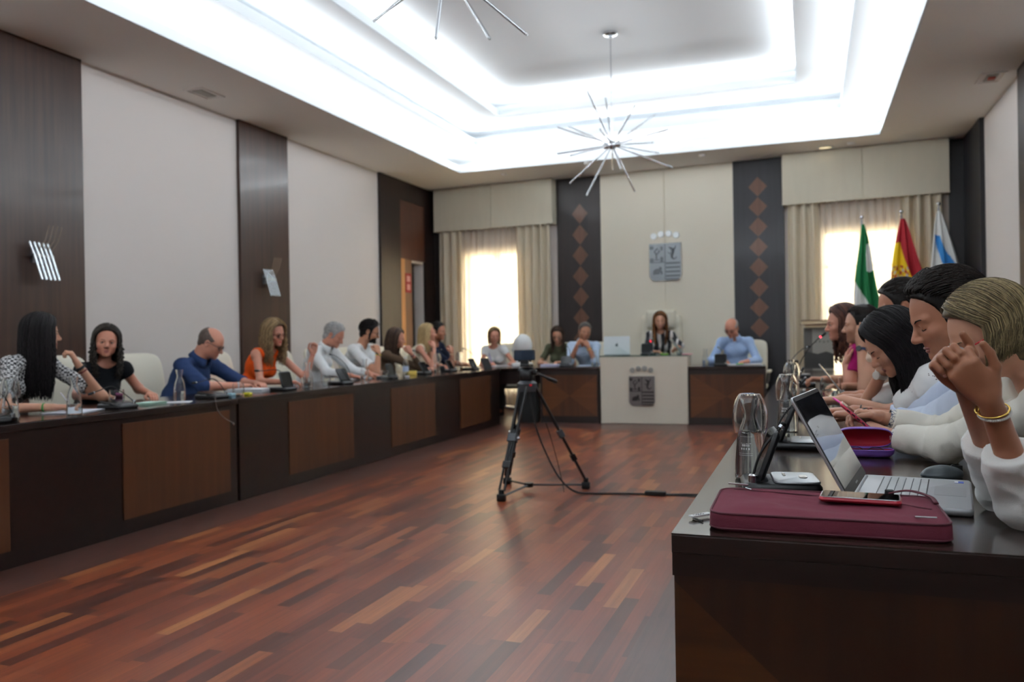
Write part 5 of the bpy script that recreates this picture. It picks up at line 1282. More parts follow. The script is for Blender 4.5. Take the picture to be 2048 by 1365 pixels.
person('woman with tied-back dark hair and smartwatch, resting her head on her hand', (.80, 5.42), 90, (.30, 5.40, 1.18), (84, -4), male=False, skin_m=SK_L, hair=('tied', H_DK), hair_kw=dict(length=.22, volume=.008, count=120), top=cloth_m('beige_top', (214, 190, 170)), sleeve=.1, neck_r=.08, brow=(40, 30, 26),
       arms={'L': dict(w=D(.29, 5.29, 1.05), e=D(.30, 5.20, .80), d=D(.03, -.02, .9), n=D(.2, .8, -.1), curl=.08, face=D(-.4, -.8, .1)), 'R': dict(w=D(.20, 5.56, .80), e=D(.40, 5.66, .79), curl=.3)}, watch=[('L', .94, (40, 52, 84), 'watch')], seed=17)
person('dark-haired person partly hidden between the eyelet blouse and the man in pale blue', (1.0, 4.52), 90, (.42, 4.36, 1.255), (92, -14), skin_m=SK_T, hair=('short', H_DK), hair_kw=dict(volume=.014, count=900, thick=.6), top=cloth_m('sand', (206, 186, 168)), sleeve=.7, neck_r=.07,
       arms={'L': dict(w=D(.24, 4.52, .80), e=D(.38, 4.36, .79), d=D(-.8, .3, .1)), 'R': dict(w=D(.26, 4.8, .80), e=D(.44, 4.7, .79))}, seed=18)
person('young woman with long black hair and white eyelet blouse with white watch, head bowed', (.84, 3.66), 92, (.305, 3.46, 1.09), (97, -36), male=False, skin_m=SK_L, hair=('long', H_BLK), hair_kw=dict(length=.36, face_open=50, volume=.016, wave=.004, behind=1.0, count=1100, thick=.5), top=eyelet('eyelet_cotton', (242, 243, 241)), sleeve=.72, neck_r=.078, lids=True, brow=(26, 20, 20), lips=(150, 88, 84),
       arms={'R': dict(w=D(.275, 3.60, .975), e=D(.20, 3.70, .80), d=D(.25, -.15, .8), n=D(-.2, -.5, 0), curl=.8, face=D(-.5, -.8, .1)), 'L': dict(w=D(.13, 3.62, .86), e=D(.30, 3.46, .82), d=D(-.8, .1, 0), curl=.55)}, watch=[('R', .95, (226, 224, 218), 'watch', mat('watch_dial', (236, 232, 224), .3))], fold=.009, loose=.012, vox=.007, hv=.003, seed=19)
person('dark-haired man with goatee and pale blue shirt, looking down at the desk', (1.0, 3.18), 92, (.415, 2.90, 1.185), (99, -24), skin_m=SK_T, hair=('short', H_DK), hair_kw=dict(volume=.012, count=2600, frontlift=1.0, thick=.5), top=cloth_m('soft_blue', (214, 226, 246)), sleeve=1.42, neck_r=.076, neck_drop=.05, collar=True, lids=True, brow=(36, 28, 24), lips=(150, 92, 84),
       beard=None, arms={'L': dict(w=D(.175, 3.27, .83), e=D(.38, 3.14, .815), d=D(-.85, .25, .02), curl=.45), 'R': dict(w=D(.16, 3.42, .83), e=D(.37, 3.40, .80), d=D(-.9, .0, .02), curl=.5)}, watch=[('L', .93, (40, 36, 36), 'band'), ('L', .86, (150, 60, 50), 'thin'), ('R', .9, (60, 56, 54), 'thin')], fold=.007, vox=.006, hv=.0026, headscale=1.09, loose=.005, seed=20)
person('woman with ash blonde bob, red-armed glasses and cream blouse, holding a phone', (1.04, 2.60), 92, (.456, 2.50, 1.125), (97, -30), male=False, skin_m=SK_L, hair=('bob', H_ASH), hair_kw=dict(length=.115, face_open=68, volume=.013, wave=.003, count=2400, thick=.30, behind=.3, cap_open=.080), top=cloth_m('cream_linen', (243, 240, 228), .04, .5), sleeve=1.80, neck_r=.078, lids=True, brow=(120, 100, 76), lips=(166, 100, 94),
       glass=(M_steel, M_red), arms={'L': dict(w=D(.245, 2.92, .800), e=D(.385, 2.76, .790), d=D(-.75, .3, .30), n=D(-.3, .3, -.9), curl=.55), 'R': dict(w=D(.225, 3.01, .850), e=D(.40, 3.02, .80), d=D(-.9, -.15, .12), n=D(0, -.4, -.9), curl=.6)}, loose=.010, fold=.009, vox=.005, hv=.0024, headscale=1.04, seed=21, nails=True, extra=cuffs)
# ---- nearest person: clasped hands, rolled white sleeves, the head is outside the picture
def bangles(k):
    a, b = k['el']['L'], k['wr']['L']; d = unit(b-a)
    for t, col, th, m, nm, tilt in ((.865, 0, .0018, M_pearl, 'bead_bracelet', .25), (.895, 0, .0, mat('gold', (214, 176, 92), .25, 1), 'gold_bangle', .18)):
        p = a+(b-a)*t; x = unit(np.cross(d, V3(0, 1, 0))); y = np.cross(d, x); rx = .0272; mb = MB(); n = 44; pts = []
        for i in range(n):
            an = 2*PI*i/n; pts.append(p+(x*math.cos(an)*rx+y*math.sin(an)*rx*.94)+d*tilt*.02*math.cos(an+.4))
        if nm == 'bead_bracelet':
            for q in pts: mb.sphere(q, .0026, 8, 6)
        else: mb.tube([Vector(q) for q in pts+[pts[0]]], [(.0022+.006*max(0, -math.sin(2*PI*i/n-.6))**3) for i in range(n+1)], 8, flat=.5, up=tuple(d))
        mb.build(nm, m, k['root'], smooth=180, off=k['off'])
person('person with clasped tanned hands, gold bangle and rolled white sleeves, nearest at the right edge', (1.0, 1.84), 92, (.74, 1.90, 1.28), (92, -14), male=False, scale=.90, skin_m=SK_D, hair=('bob', H_BR), hair_kw=dict(length=.10, volume=.014, count=120), top=cloth_m('white_linen', (244, 246, 243), .03, .5), sleeve=1.50, neck_r=.078,
       arms={'L': dict(w=D(.322, 1.782, 1.005), e=D(.405, 1.885, .790), d=D(-.065, -.018, .085), n=D(.25, 1, .12), curls=(.75, .8, .8, .85), spread=.05, thumb=.1),
             'R': dict(w=D(.291, 1.836, 1.028), e=D(.40, 2.06, .790), d=D(-.065, -.035, .085), n=D(.10, -1, -.05), curls=(.95, .98, 1.0, 1.0), spread=.05, thumb=.1)}, fold=.010, loose=.014, vox=.005, hv=.0022, nails=True, extra=bangles, seed=22)

# ------------------------------------------------------------------ things on the desks
M_gl = mat('clear_glass', (250, 252, 252), .0, trans=1.0, ior=1.45)
M_water = mat('water', (250, 253, 255), .0, trans=1.0, ior=1.33)
M_print = mat('white_print', (230, 232, 232), .6)
M_scr = mat('dark_screen', (20, 22, 24), .12)
ZD = .74
def ring_glass(mb, prof, th=.0022, n=30):
    """closed thin-walled vessel from an outer profile, open at its last point"""
    inner = [(max(.001, r-th), z+(th*2 if i == 0 else 0)) for i, (r, z) in enumerate(prof)]
    mb.lathe([(.0005, prof[0][1])]+prof+inner[::-1]+[(.0005, prof[0][1]+th*2)], n=n)
    return mb
CARAFE = [(.036, 0), (.0415, .004), (.042, .02), (.040, .06), (.036, .10), (.0325, .125), (.024, .150), (.019, .168), (.0195, .182), (.024, .202), (.0265, .218)]
def smooth_prof(p, k=3):
    out = []
    for i in range(len(p)-1):
        a = p[max(i-1, 0)]; b = p[i]; c = p[i+1]; d = p[min(i+2, len(p)-1)]
        for j in range(k):
            t = j/k; out.append(tuple(.5*((2*b[q])+(c[q]-a[q])*t+(2*a[q]-5*b[q]+4*c[q]-d[q])*t*t+(-a[q]+3*b[q]-3*c[q]+d[q])*t**3) for q in (0, 1)))
    return out+[p[-1]]
def carafe(x, y, label, glass_on=True, water=.5, group='water carafes on the desks', z=ZD, s=1.0, full=True):
    r = empty('water_carafe', (x, y, z)); r.scale = (s, s, s); tag(r, label, 'carafe', group)
    pr = smooth_prof(CARAFE); ring_glass(MB(), pr).build('glass_body', M_gl, r, smooth=50)
    if water:
        wz = .005+.13*water; wp = [(q[0]-.0026, max(q[1], .0048)) for q in pr if q[1] < wz]; wp.append((wp[-1][0], wz))
        MB().lathe([(.0005, .0048)]+wp+[(.0005, wz)], n=30).build('water', M_water, r, smooth=50)
    if full:
        pm = MB(); rs = random.Random(int(abs(x*100)))
        for zz, w0, hh, k in ((.100, .030, .0008, 8), (.092, .022, .006, 5), (.083, .026, .0055, 4), (.073, .040, .0008, 12), (.068, .040, .0008, 12), (.118, .034, .0008, 9), (.135, .02, .0008, 6)):
            R_ = np.interp(zz, [p[1] for p in CARAFE], [p[0] for p in CARAFE])+.0004
            for q in range(k):
                a0 = R(-105)+(q/k-.5)*w0/R_; a1 = a0+.62*w0/R_/k*rs.uniform(.6, 1.2)
                pm.add([(R_*math.cos(a), R_*math.sin(a), zz+dz) for a, dz in ((a0, 0), (a1, 0), (a1, hh), (a0, hh))], [(0, 1, 2, 3)])
        pm.build('printed_text', M_print, r)
    if glass_on:
        tumbler(x, y, None, z=z, inverted=True, parent=None, s=s, label='clear tumbler turned over the neck of the '+label.replace('glass carafe', 'carafe') if label else None)
    return r
TUMB = [(.026, 0), (.031, .004), (.040, .022), (.0455, .045), (.0470, .065), (.0455, .090), (.0425, .108)]
def tumbler(x, y, fill=None, z=ZD, inverted=False, parent=None, s=1.0, label='', group='drinking glasses', fillmat=None):
    r = empty('drinking_glass', (x, y, z+(.2335*s if inverted else 0))); r.scale = (s, s, -s if False else s)
    if inverted: r.rotation_euler = (PI, 0, 0)
    tag(r, label, 'glass', group); pr = smooth_prof(TUMB)
    ring_glass(MB(), pr, .0024).build('glass_body', M_gl, r, smooth=50)
    if fill:
        wp = [(q[0]-.003, max(q[1], .0052)) for q in pr if q[1] < fill]; wp.append((wp[-1][0], fill))
        MB().lathe([(.0005, .0052)]+wp+[(.0005, fill)], n=30).build('water', fillmat or M_water, r, smooth=50)
    return r

def mic_unit(x, y, rz, tilt, neck, label, z=ZD, lit=False, neckm=None, s=1.0):
    """delegate unit: +y points to the sitter. tilt = screen angle from flat, None leaves it folded flat"""
    r = empty('microphone_unit', (x, y, z), rz); tag(r, label, 'microphone', 'conference microphone units')
    base = MB().rbox(-.085, .085, -.095, .095, 0, .024, .02).build('base', M_black, r, smooth=45)
    MB().rbox(-.080, .080, -.02, .092, .024, .030, .022).build('top_plate', M_silver, r, smooth=45)
    MB().rbox(-.020, .020, .046, .066, .030, .0325, .0099).build('talk_button', mat('button_silver', (205, 200, 190), .3, .6), r, smooth=45)
    for q in (-.045, -.02): MB().rbox(q-.008, q+.008, .008, .016, .030, .032, .0035).build('button', mat('button_silver', (205, 200, 190), .3, .6), r)
    a = R(tilt); M_ = Matrix.Translation((0, -.055, .026)) @ Matrix.Rotation(a, 4, 'X')
    sc = MB().rbox(-.078, .078, .0, .135, -.009, .008, .022, M=M_).build('screen_panel', M_black, r, smooth=45)
    MB().rbox(-.068, .068, .012, .125, .008, .0088, .012, M=M_).build('display', M_scr, sc)
    MB().box(-.03, .03, .104, .112, -.0094, -.009, M_).build('nameplate', M_steel, sc)
    MB().rbox(-.05, .05, -.03, .014, -.022, .004, .012, M=M_).build('hinge_block', M_grey, r, smooth=45)
    MB().lathe([(.011, .02), (.011, .042), (.007, .046)], (.062, -.070, 0), 16).build('neck_socket', M_chrome, r)
    pts = catmull([(.062, -.070, .04)]+neck, 7); L = len(pts)
    MB().tube(pts[:-3], .0032, 8).build('gooseneck', neckm or M_blackm, r, smooth=180)
    hd = MB().tube([pts[-4], pts[-3], pts[-2], pts[-1]], [.006, .0085, .0085, .0065], 12).build('microphone_head', M_blackm, r, smooth=60)
    d = (pts[-4]-pts[-5]).normalized()
    MB().tube([pts[-4]-d*.008, pts[-4]], .0078, 12).build('light_ring', mat('red_light', (255, 50, 70), .3, emit=5) if lit else M_chrome, hd)
    return r
NK_FLAT = [(.058, -.03, .12), (.02, .0, .155), (-.07, .02, .145), (-.20, .03, .125), (-.26, .03, .12)]
NK_UP = [(.064, -.05, .12), (.05, .0, .20), (.01, .06, .26), (-.02, .11, .28)]
NK_SIDE = [(.058, -.04, .10), (.03, -.01, .18), (-.08, .03, .235), (-.15, .05, .27)]
NK_IN = [(.066, -.055, .09), (.060, -.030, .13), (.05, -.005, .155), (.045, .01, .172)]
mic_unit(-4.02, 3.10, R(90), 6, NK_FLAT, 'black microphone unit cut off by the left edge of the photo')
mic_unit(-4.07, 3.98, R(90), 8, [(-.0, -.02, .11), (-.05, .0, .14), (-.14, .0, .12), (-.22, .0, .10)], 'black microphone unit with bent gooseneck before the woman in the black top')
mic_unit(-4.06, 4.83, R(90), 8, [(.05, -.02, .11), (.0, .0, .14), (-.12, .0, .125), (-.20, .0, .12)], 'folded black microphone unit before the bald man in the dark blue shirt')
mic_unit(-4.08, 5.70, R(90), 74, [(.03, -.03, .10), (-.06, .0, .17), (-.20, .03, .17), (-.30, .04, .175)], 'upright black microphone unit before the woman in the orange top')
mic_unit(-4.07, 6.58, R(86), 62, NK_UP, 'tilted black microphone unit between the orange top and the white-haired man')
mic_unit(-4.14, 7.60, R(92), 72, NK_SIDE, 'upright black microphone unit before the white-haired man')
mic_unit(-4.18, 8.50, R(90), 60, NK_UP, 'black microphone unit before the bearded man')
mic_unit(-4.18, 9.22, R(90), 60, NK_UP, 'black microphone unit before the woman in the brown top')
mic_unit(-4.12, 9.80, R(84), 64, NK_UP, 'black microphone unit before the blonde woman, last on the left desk')
mic_unit(-3.12, 10.80, BDA, 60, NK_UP, 'black microphone unit before the man in pale blue, on the back desk')
mic_unit(-2.02, 10.86, BDA, 70, [(.03, -.02, .09), (-.01, .02, .12), (.02, .05, .16), (.05, .08, .20)], 'black microphone unit with red light on the lectern', z=.888, lit=True)
mic_unit(-1.08, 10.93, BDA, 66, [(.06, -.04, .10), (.03, .02, .16), (-.0, .06, .21), (-.04, .10, .24)], 'black microphone unit before the bald man in light blue')
mic_unit(-.075, 2.205, R(-90+7), 70, NK_IN, 'nearest microphone unit, beside the burgundy sleeve, with a silver top plate')
mic_unit(-.045, 3.02, R(-90), 68, NK_IN, 'microphone unit behind the open laptop, second from the camera on the right desk')
mic_unit(-.05, 4.15, R(-90), 50, NK_IN, 'third microphone unit from the camera on the right desk')
mic_unit(-.05, 5.35, R(-90), 50, NK_IN, 'microphone unit on the right desk before the woman with the smartwatch')
mic_unit(-.05, 6.62, R(-90), 60, [(.064, -.03, .14), (.05, .02, .24), (.03, .09, .33), (.01, .17, .40)], 'microphone unit with a red ring on its raised gooseneck, right desk', lit=True)
mic_unit(-.10, 7.95, R(-90-20), 75, NK_UP, 'farthest upright microphone unit on the right desk, before the poster stand')
# carafes and glasses
carafe(-.155, 2.335, 'nearest glass carafe on the right desk, half full', water=.98)
carafe(-.085, 3.50, 'second glass carafe on the right desk', water=.95)
carafe(-.095, 4.95, 'third glass carafe on the right desk', water=.9)
carafe(-.12, 5.9, 'fourth glass carafe on the right desk', glass_on=False, water=.8)
carafe(-3.96, 3.16, 'glass carafe at the left edge of the photo', water=.6)
carafe(-3.95, 3.55, 'open glass carafe before the woman in the checked blouse', glass_on=False, water=.45)
carafe(-4.10, 4.55, 'open glass carafe before the bald man in dark blue', glass_on=False, water=.5)
carafe(-4.10, 6.10, 'open glass carafe beside the orange top', glass_on=False, water=.3)
carafe(-4.12, 7.10, 'open glass carafe before the white-haired man', glass_on=False, water=.4)
carafe(-4.20, 8.95, 'glass carafe before the woman in the brown top', water=.3)
carafe(-4.22, 9.66, 'glass carafe before the blonde woman in cream', water=.3)
carafe(-2.74, 10.85, 'open glass carafe beside the laptop', glass_on=False, water=.4)
carafe(-1.27, 10.90, 'open glass carafe before the bald man in light blue', glass_on=False, water=.5)
tumbler(.115, 5.16, .05, s=1.25, label='wide tumbler of water standing before the tilted tablet')
tumbler(-4.20, 4.10, .06, label='tumbler holding a pink and dark packet, before the woman in the black top')
pk = MB().rbox(-.022, .022, -.004, .004, .006, .085, .003).build('sachet', mat('pink_packet', (214, 90, 170), .5)); pk.location = (-4.195, 4.112, ZD); pk.rotation_euler = (.12, .1, .4); tag(pk, 'pink sachet standing in a tumbler on the left desk', 'packet')
for x, y, lb in ((-4.00, 5.92, 'empty tumbler near the orange top, left one'), (-4.05, 6.30, 'empty tumbler near the orange top, right one'), (-4.02, 7.32, 'tumbler before the white-haired man'), (-3.98, 5.02, 'tumbler before the bald man in dark blue'), (-.06, 4.55, 'tumbler beside the third carafe on the right desk'), (-1.60, 10.86, 'tumbler on the lectern')):
    tumbler(x, y, .03 if 'lectern' in lb else None, label=lb, z=.888 if 'lectern' in lb else ZD, s=.9)
# plastic water bottle
bt = empty('water_bottle', (-4.06, 7.86, ZD)); tag(bt, 'clear plastic water bottle with a pale label before the bearded man', 'bottle')
ring_glass(MB(), smooth_prof([(.028, 0), (.032, .006), (.032, .05), (.030, .06), (.032, .07), (.032, .135), (.026, .165), (.013, .19), (.012, .205)])).build('bottle_body', M_gl, bt, smooth=50)
MB().lathe([(.0328, .06), (.0328, .12)], n=28, cap=False).build('bottle_label', mat('pale_blue_label', (190, 206, 232), .5), bt); MB().lathe([(.0145, .20), (.0145, .216), (.012, .218)], n=20).build('cap', M_white, bt)

# papers, notebooks, small things
def papers(x, y, rz, w_, d_, n, label, col=(238, 240, 244), z=ZD, name='papers', cat='papers'):
    r = MB(); rs = random.Random(int(x*1000+y*10)); 
    for i in range(n):
        a = rs.uniform(-.06, .06); M_ = Matrix.Translation((rs.uniform(-.006, .006), rs.uniform(-.006, .006), i*.003)) @ Matrix.Rotation(a, 4, 'Z'); r.box(-w_/2, w_/2, -d_/2, d_/2, .0004, .0028, M_)
    o = r.build(name, mat('%s_%d_%d_%d' % ((name,)+col), col, .8)); o.location = (x, y, z); o.rotation_euler = (0, 0, rz); tag(o, label, cat); return o
papers(-4.14, 3.72, .3, .21, .297, 2, 'papers under the hand of the woman in the checked blouse', (226, 230, 240))
papers(-4.10, 4.28, .1, .13, .18, 5, 'mint green notebook on the left desk', (190, 222, 206), name='notebook', cat='notebook')
papers(-4.05, 4.44, .5, .21, .15, 1, 'loose white sheet beside the mint notebook')
papers(-4.28, 5.55, .2, .297, .21, 8, 'stack of white sheets between the bald man in blue and the orange top')
papers(-4.40, 7.42, .1, .21, .297, 4, 'sheets before the white-haired man')
papers(-4.16, 11.02, .1, .30, .21, 3, 'sheets before the blonde woman in white at the corner table')
papers(-3.33, 10.74, BDA, .24, .20, 12, 'thick stack of pale sheets at the left end of the back desk', (216, 216, 236))
papers(-2.86, 10.84, BDA, .2, .28, 3, 'pale blue sheets before the man in pale blue', (206, 220, 240))
papers(-.78, 10.96, BDA+.1, .42, .28, 6, 'spread white sheets before the bald man in light blue')
papers(-1.50, 10.92, BDA, .12, .2, 3, 'pink and white sheets on the right of the lectern', (240, 170, 180), z=.888)
papers(.33, 5.95, .2, .21, .297, 6, 'open white papers before the woman in the magenta top', (232, 238, 240))
bk = papers(.18, 5.0, .3, .10, .16, 5, 'black notebook on the right desk before the smartwatch', (24, 24, 28), name='notebook', cat='notebook')
def small(name, x, y, z, dx, dy, dz, col, label, cat, rz=0, r=.006):
    o = MB().rbox(-dx/2, dx/2, -dy/2, dy/2, 0, dz, min(r, dx*.45, dy*.45)).build(name, mat('%s_%d_%d_%d' % ((name,)+col), col, .4), smooth=45); o.location = (x, y, z); o.rotation_euler = (0, 0, rz); tag(o, label, cat); return o
small('sweet_packet', -4.00, 5.16, ZD, .05, .04, .02, (222, 214, 60), 'yellow sweet packet before the bald man in dark blue', 'packet')
small('sweet_packet', -4.02, 5.08, ZD, .05, .08, .016, (206, 160, 130), 'patterned orange sweet packet before the bald man in dark blue', 'packet', .3)
small('tissue_box', -3.99, 4.95, ZD, .05, .05, .03, (170, 210, 226), 'small pale blue box beside the folded microphone unit', 'box')
small('smartphone', -4.24, 6.06, ZD, .08, .15, .009, (150, 36, 50), 'red-cased phone under the hand of the woman in orange', 'phone', .4, .012)
small('snack_packet', -4.20, 8.30, ZD, .09, .05, .05, (222, 190, 90), 'yellow and red snack packet on the far left desk', 'packet', .3)
small('earbud_case', -4.00, 7.78, ZD, .05, .04, .02, (232, 232, 240), 'small white case beside the water bottle', 'case', 0, .018)
small('medicine_bottle', -4.18, 9.05, ZD, .06, .05, .08, (36, 38, 42), 'small dark bottle with white label on the far left desk', 'bottle', 0, .02)
small('highlighter', -.83, 10.80, ZD+.016, .09, .014, .014, (40, 190, 100), 'green highlighter before the bald man in light blue', 'pen')
small('green_notepad', -1.80, 10.90, .888, .10, .08, .02, (120, 160, 70), 'green notepad on the lectern', 'notepad')
small('hand_clamp', -1.95, 10.61, .868, .03, .05, .03, (20, 20, 22), 'small black clip on the front edge of the lectern', 'clip', BDA)
small('remote_control', .34, 4.95, ZD, .045, .16, .016, (22, 22, 24), 'black remote control beside the elbow with the smartwatch', 'remote control', 1.4)
sh_ = MB(); vs = [(-.09+.18*i/8, .0, 0) for i in range(9)]
n_ = 10; vs = []; fs = []
for j in range(n_+1):
    t = j/n_
    for i in range(2): vs.append((-.03+.17*t+.02*i*0, -.10+.20*i, .20*(1-t)**1.4+.002+.01*math.sin(3*t)))
fs = [(2*j, 2*j+1, 2*j+3, 2*j+2) for j in range(n_)]
o = MB().add(vs, fs).build('sheet_of_paper', M_paper, smooth=180); o.location = (-1.70, 11.02, .888); o.rotation_euler = (0, 0, BDA+.3); tag(o, 'white sheet held up by the woman behind the lectern', 'paper'); so_ = o.modifiers.new('solid', 'SOLIDIFY'); so_.thickness = .001
# silver laptop on the lectern, seen from behind
lp = empty('laptop', (-2.42, 10.80, .888), BDA+R(4)); tag(lp, 'silver laptop seen from behind, at the left end of the lectern', 'laptop')
MB().rbox(-.165, .165, -.0, .23, 0, .014, .012).build('base', M_alu, lp, smooth=45)
M_ = Matrix.Translation((0, 0, .012)) @ Matrix.Rotation(R(82), 4, 'X')
M_lid = mat('laptop_lid', (228, 234, 238), .55)
lid = MB().rbox(-.175, .175, .0, .245, -.004, .004, .012, M=M_).build('lid', M_lid, lp, smooth=45)
MB().rbox(-.165, .165, .01, .235, -.0052, -.004, .006, M=M_).build('screen', M_scr, lid)
lg = MB(); pts = []
for k in range(36):
    a = 2*PI*k/36; rr = .019*(1+.10*abs(math.sin(a))-.20*math.exp(-((a-PI/2)/.22)**2)-.08*math.exp(-((a-1.5*PI)/.2)**2)-.26*math.exp(-((min(a, 2*PI-a))/.42)**2)); pts.append((rr*math.cos(a), rr*math.sin(a)))
n_ = len(pts); lg.add([M_ @ Vector((x, .125+y, .0045)) for x, y in pts]+[M_ @ Vector((x, .125+y, .0038)) for x, y in pts], [tuple(range(n_))]+[(i, n_+i, n_+(i+1) % n_, (i+1) % n_) for i in range(n_)])
lf_ = [(.002, .023), (.004, .032), (.012, .036), (.011, .027)]; lg.add([M_ @ Vector((x, .125+y, .0045)) for x, y in lf_], [(0, 1, 2, 3)])
lg.build('logo', mat('logo_grey', (70, 78, 84), .3, .5), lid)

# ---- near end of the right desk
def slab(name, corners, z, th, m, parent=None, off=(0, 0, 0), r=.01): pass
lt = empty('laptop', (.228, 2.165, ZD), R(-90-8.5)); tag(lt, 'open grey laptop with glossy dark screen on the near right desk', 'laptop')
# local: +x towards the camera end, +y towards the sitter
M_lg = mat('laptop_grey', (168, 171, 174), .38, .55); M_key = mat('key_grey', (182, 185, 187), .5, .2); M_kgap = mat('key_gap', (34, 36, 40), .5)
MB().rbox(-.197, .197, -.125, .125, .002, .017, .014, rz=.004).build('base', M_lg, lt, smooth=45)
MB().box(-.17, .17, -.075, .032, .0172, .0178).build('key_well', M_kgap, lt)
kb = MB()
for i in range(6):
    y0 = -.072+.0172*i; x0 = -.168; rs = random.Random(i); ws = [.0155]*21 if i < 4 else ([.024]+[.0165]*18 if i == 4 else [.016]*4+[.09]+[.016]*12)
    for w_ in ws:
        if x0+w_ > .169: break
        kb.rbox(x0, x0+w_-.0016, y0, y0+.0156, .0178, .0192, .0015, seg=1); x0 += w_
kb.build('keys', M_key, lt)
MB().rbox(-.075, .045, .046, .112, .0171, .0176, .004).build('touchpad', mat('touchpad_grey', (150, 153, 156), .3, .4), lt)
MB().box(-.165, -.14, .088, .108, .0171, .0177).build('sticker', mat('blue_sticker', (40, 84, 190), .4), lt)
MB().box(-.165, -.14, .088, .096, .0178, .0179).build('sticker_print', M_print, lt)
MB().tube([(-.17, -.118, .012), (.17, -.118, .012)], .008, 12).build('hinge', M_lg, lt, smooth=60)
M_ = Matrix.Translation((0, -.122, .014)) @ Matrix.Rotation(R(61), 4, 'X') @ Matrix.Rotation(PI, 4, 'Z') @ Matrix.Rotation(PI, 4, 'Z')
M_ = Matrix.Translation((0, -.122, .014)) @ Matrix.Rotation(R(118), 4, 'X')
lid = MB().rbox(-.195, .195, .0, .262, -.004, .003, .012, M=M_).build('lid', M_lg, lt, smooth=45)
MB().rbox(-.193, .193, .004, .260, -.0052, -.004, .008, M=M_).build('bezel', M_black, lid, smooth=45)
MB().box(-.186, .186, .028, .250, -.0056, -.0052, M_).build('screen', mat('laptop_screen', (30, 34, 42), .03, spec=.9, coat=1), lid)
MB().box(-.02, .02, .012, .016, -.0056, -.0052, M_).build('maker_name', M_silver, lid)
# mouse
ms = empty('computer_mouse', (.335, 2.475, ZD), R(-78)); tag(ms, 'dark grey computer mouse beyond the grey laptop', 'mouse')
def mouse():
    f = F().ell((0, 0, .010), np.eye(3), (.032, .052, .024), .01).ell((0, -.01, .006), np.eye(3), (.034, .046, .012), .01)
    f.cap((-.08, 0, -.02), (.08, 0, -.02), .02, None, .002, True); lo, hi = f.bounds(); P, Q = surf(*f.grid(lo, hi, .002)); P[:, 2] = np.maximum(P[:, 2], .0005)
    mesh_np('shell', P, Q, mat('mouse_grey', (52, 60, 64), .35), ms, (0, 0, 0))
mouse(); MB().lathe([(.008, -.003), (.008, .003)], n=16, M=Matrix.Translation((0, .026, .027)) @ Matrix.Rotation(PI/2, 4, 'Y')).build('scroll_wheel', M_blackm, ms); MB().box(-.0005, .0005, .005, .05, .012, .0325).build('button_gap', M_blackm, ms)
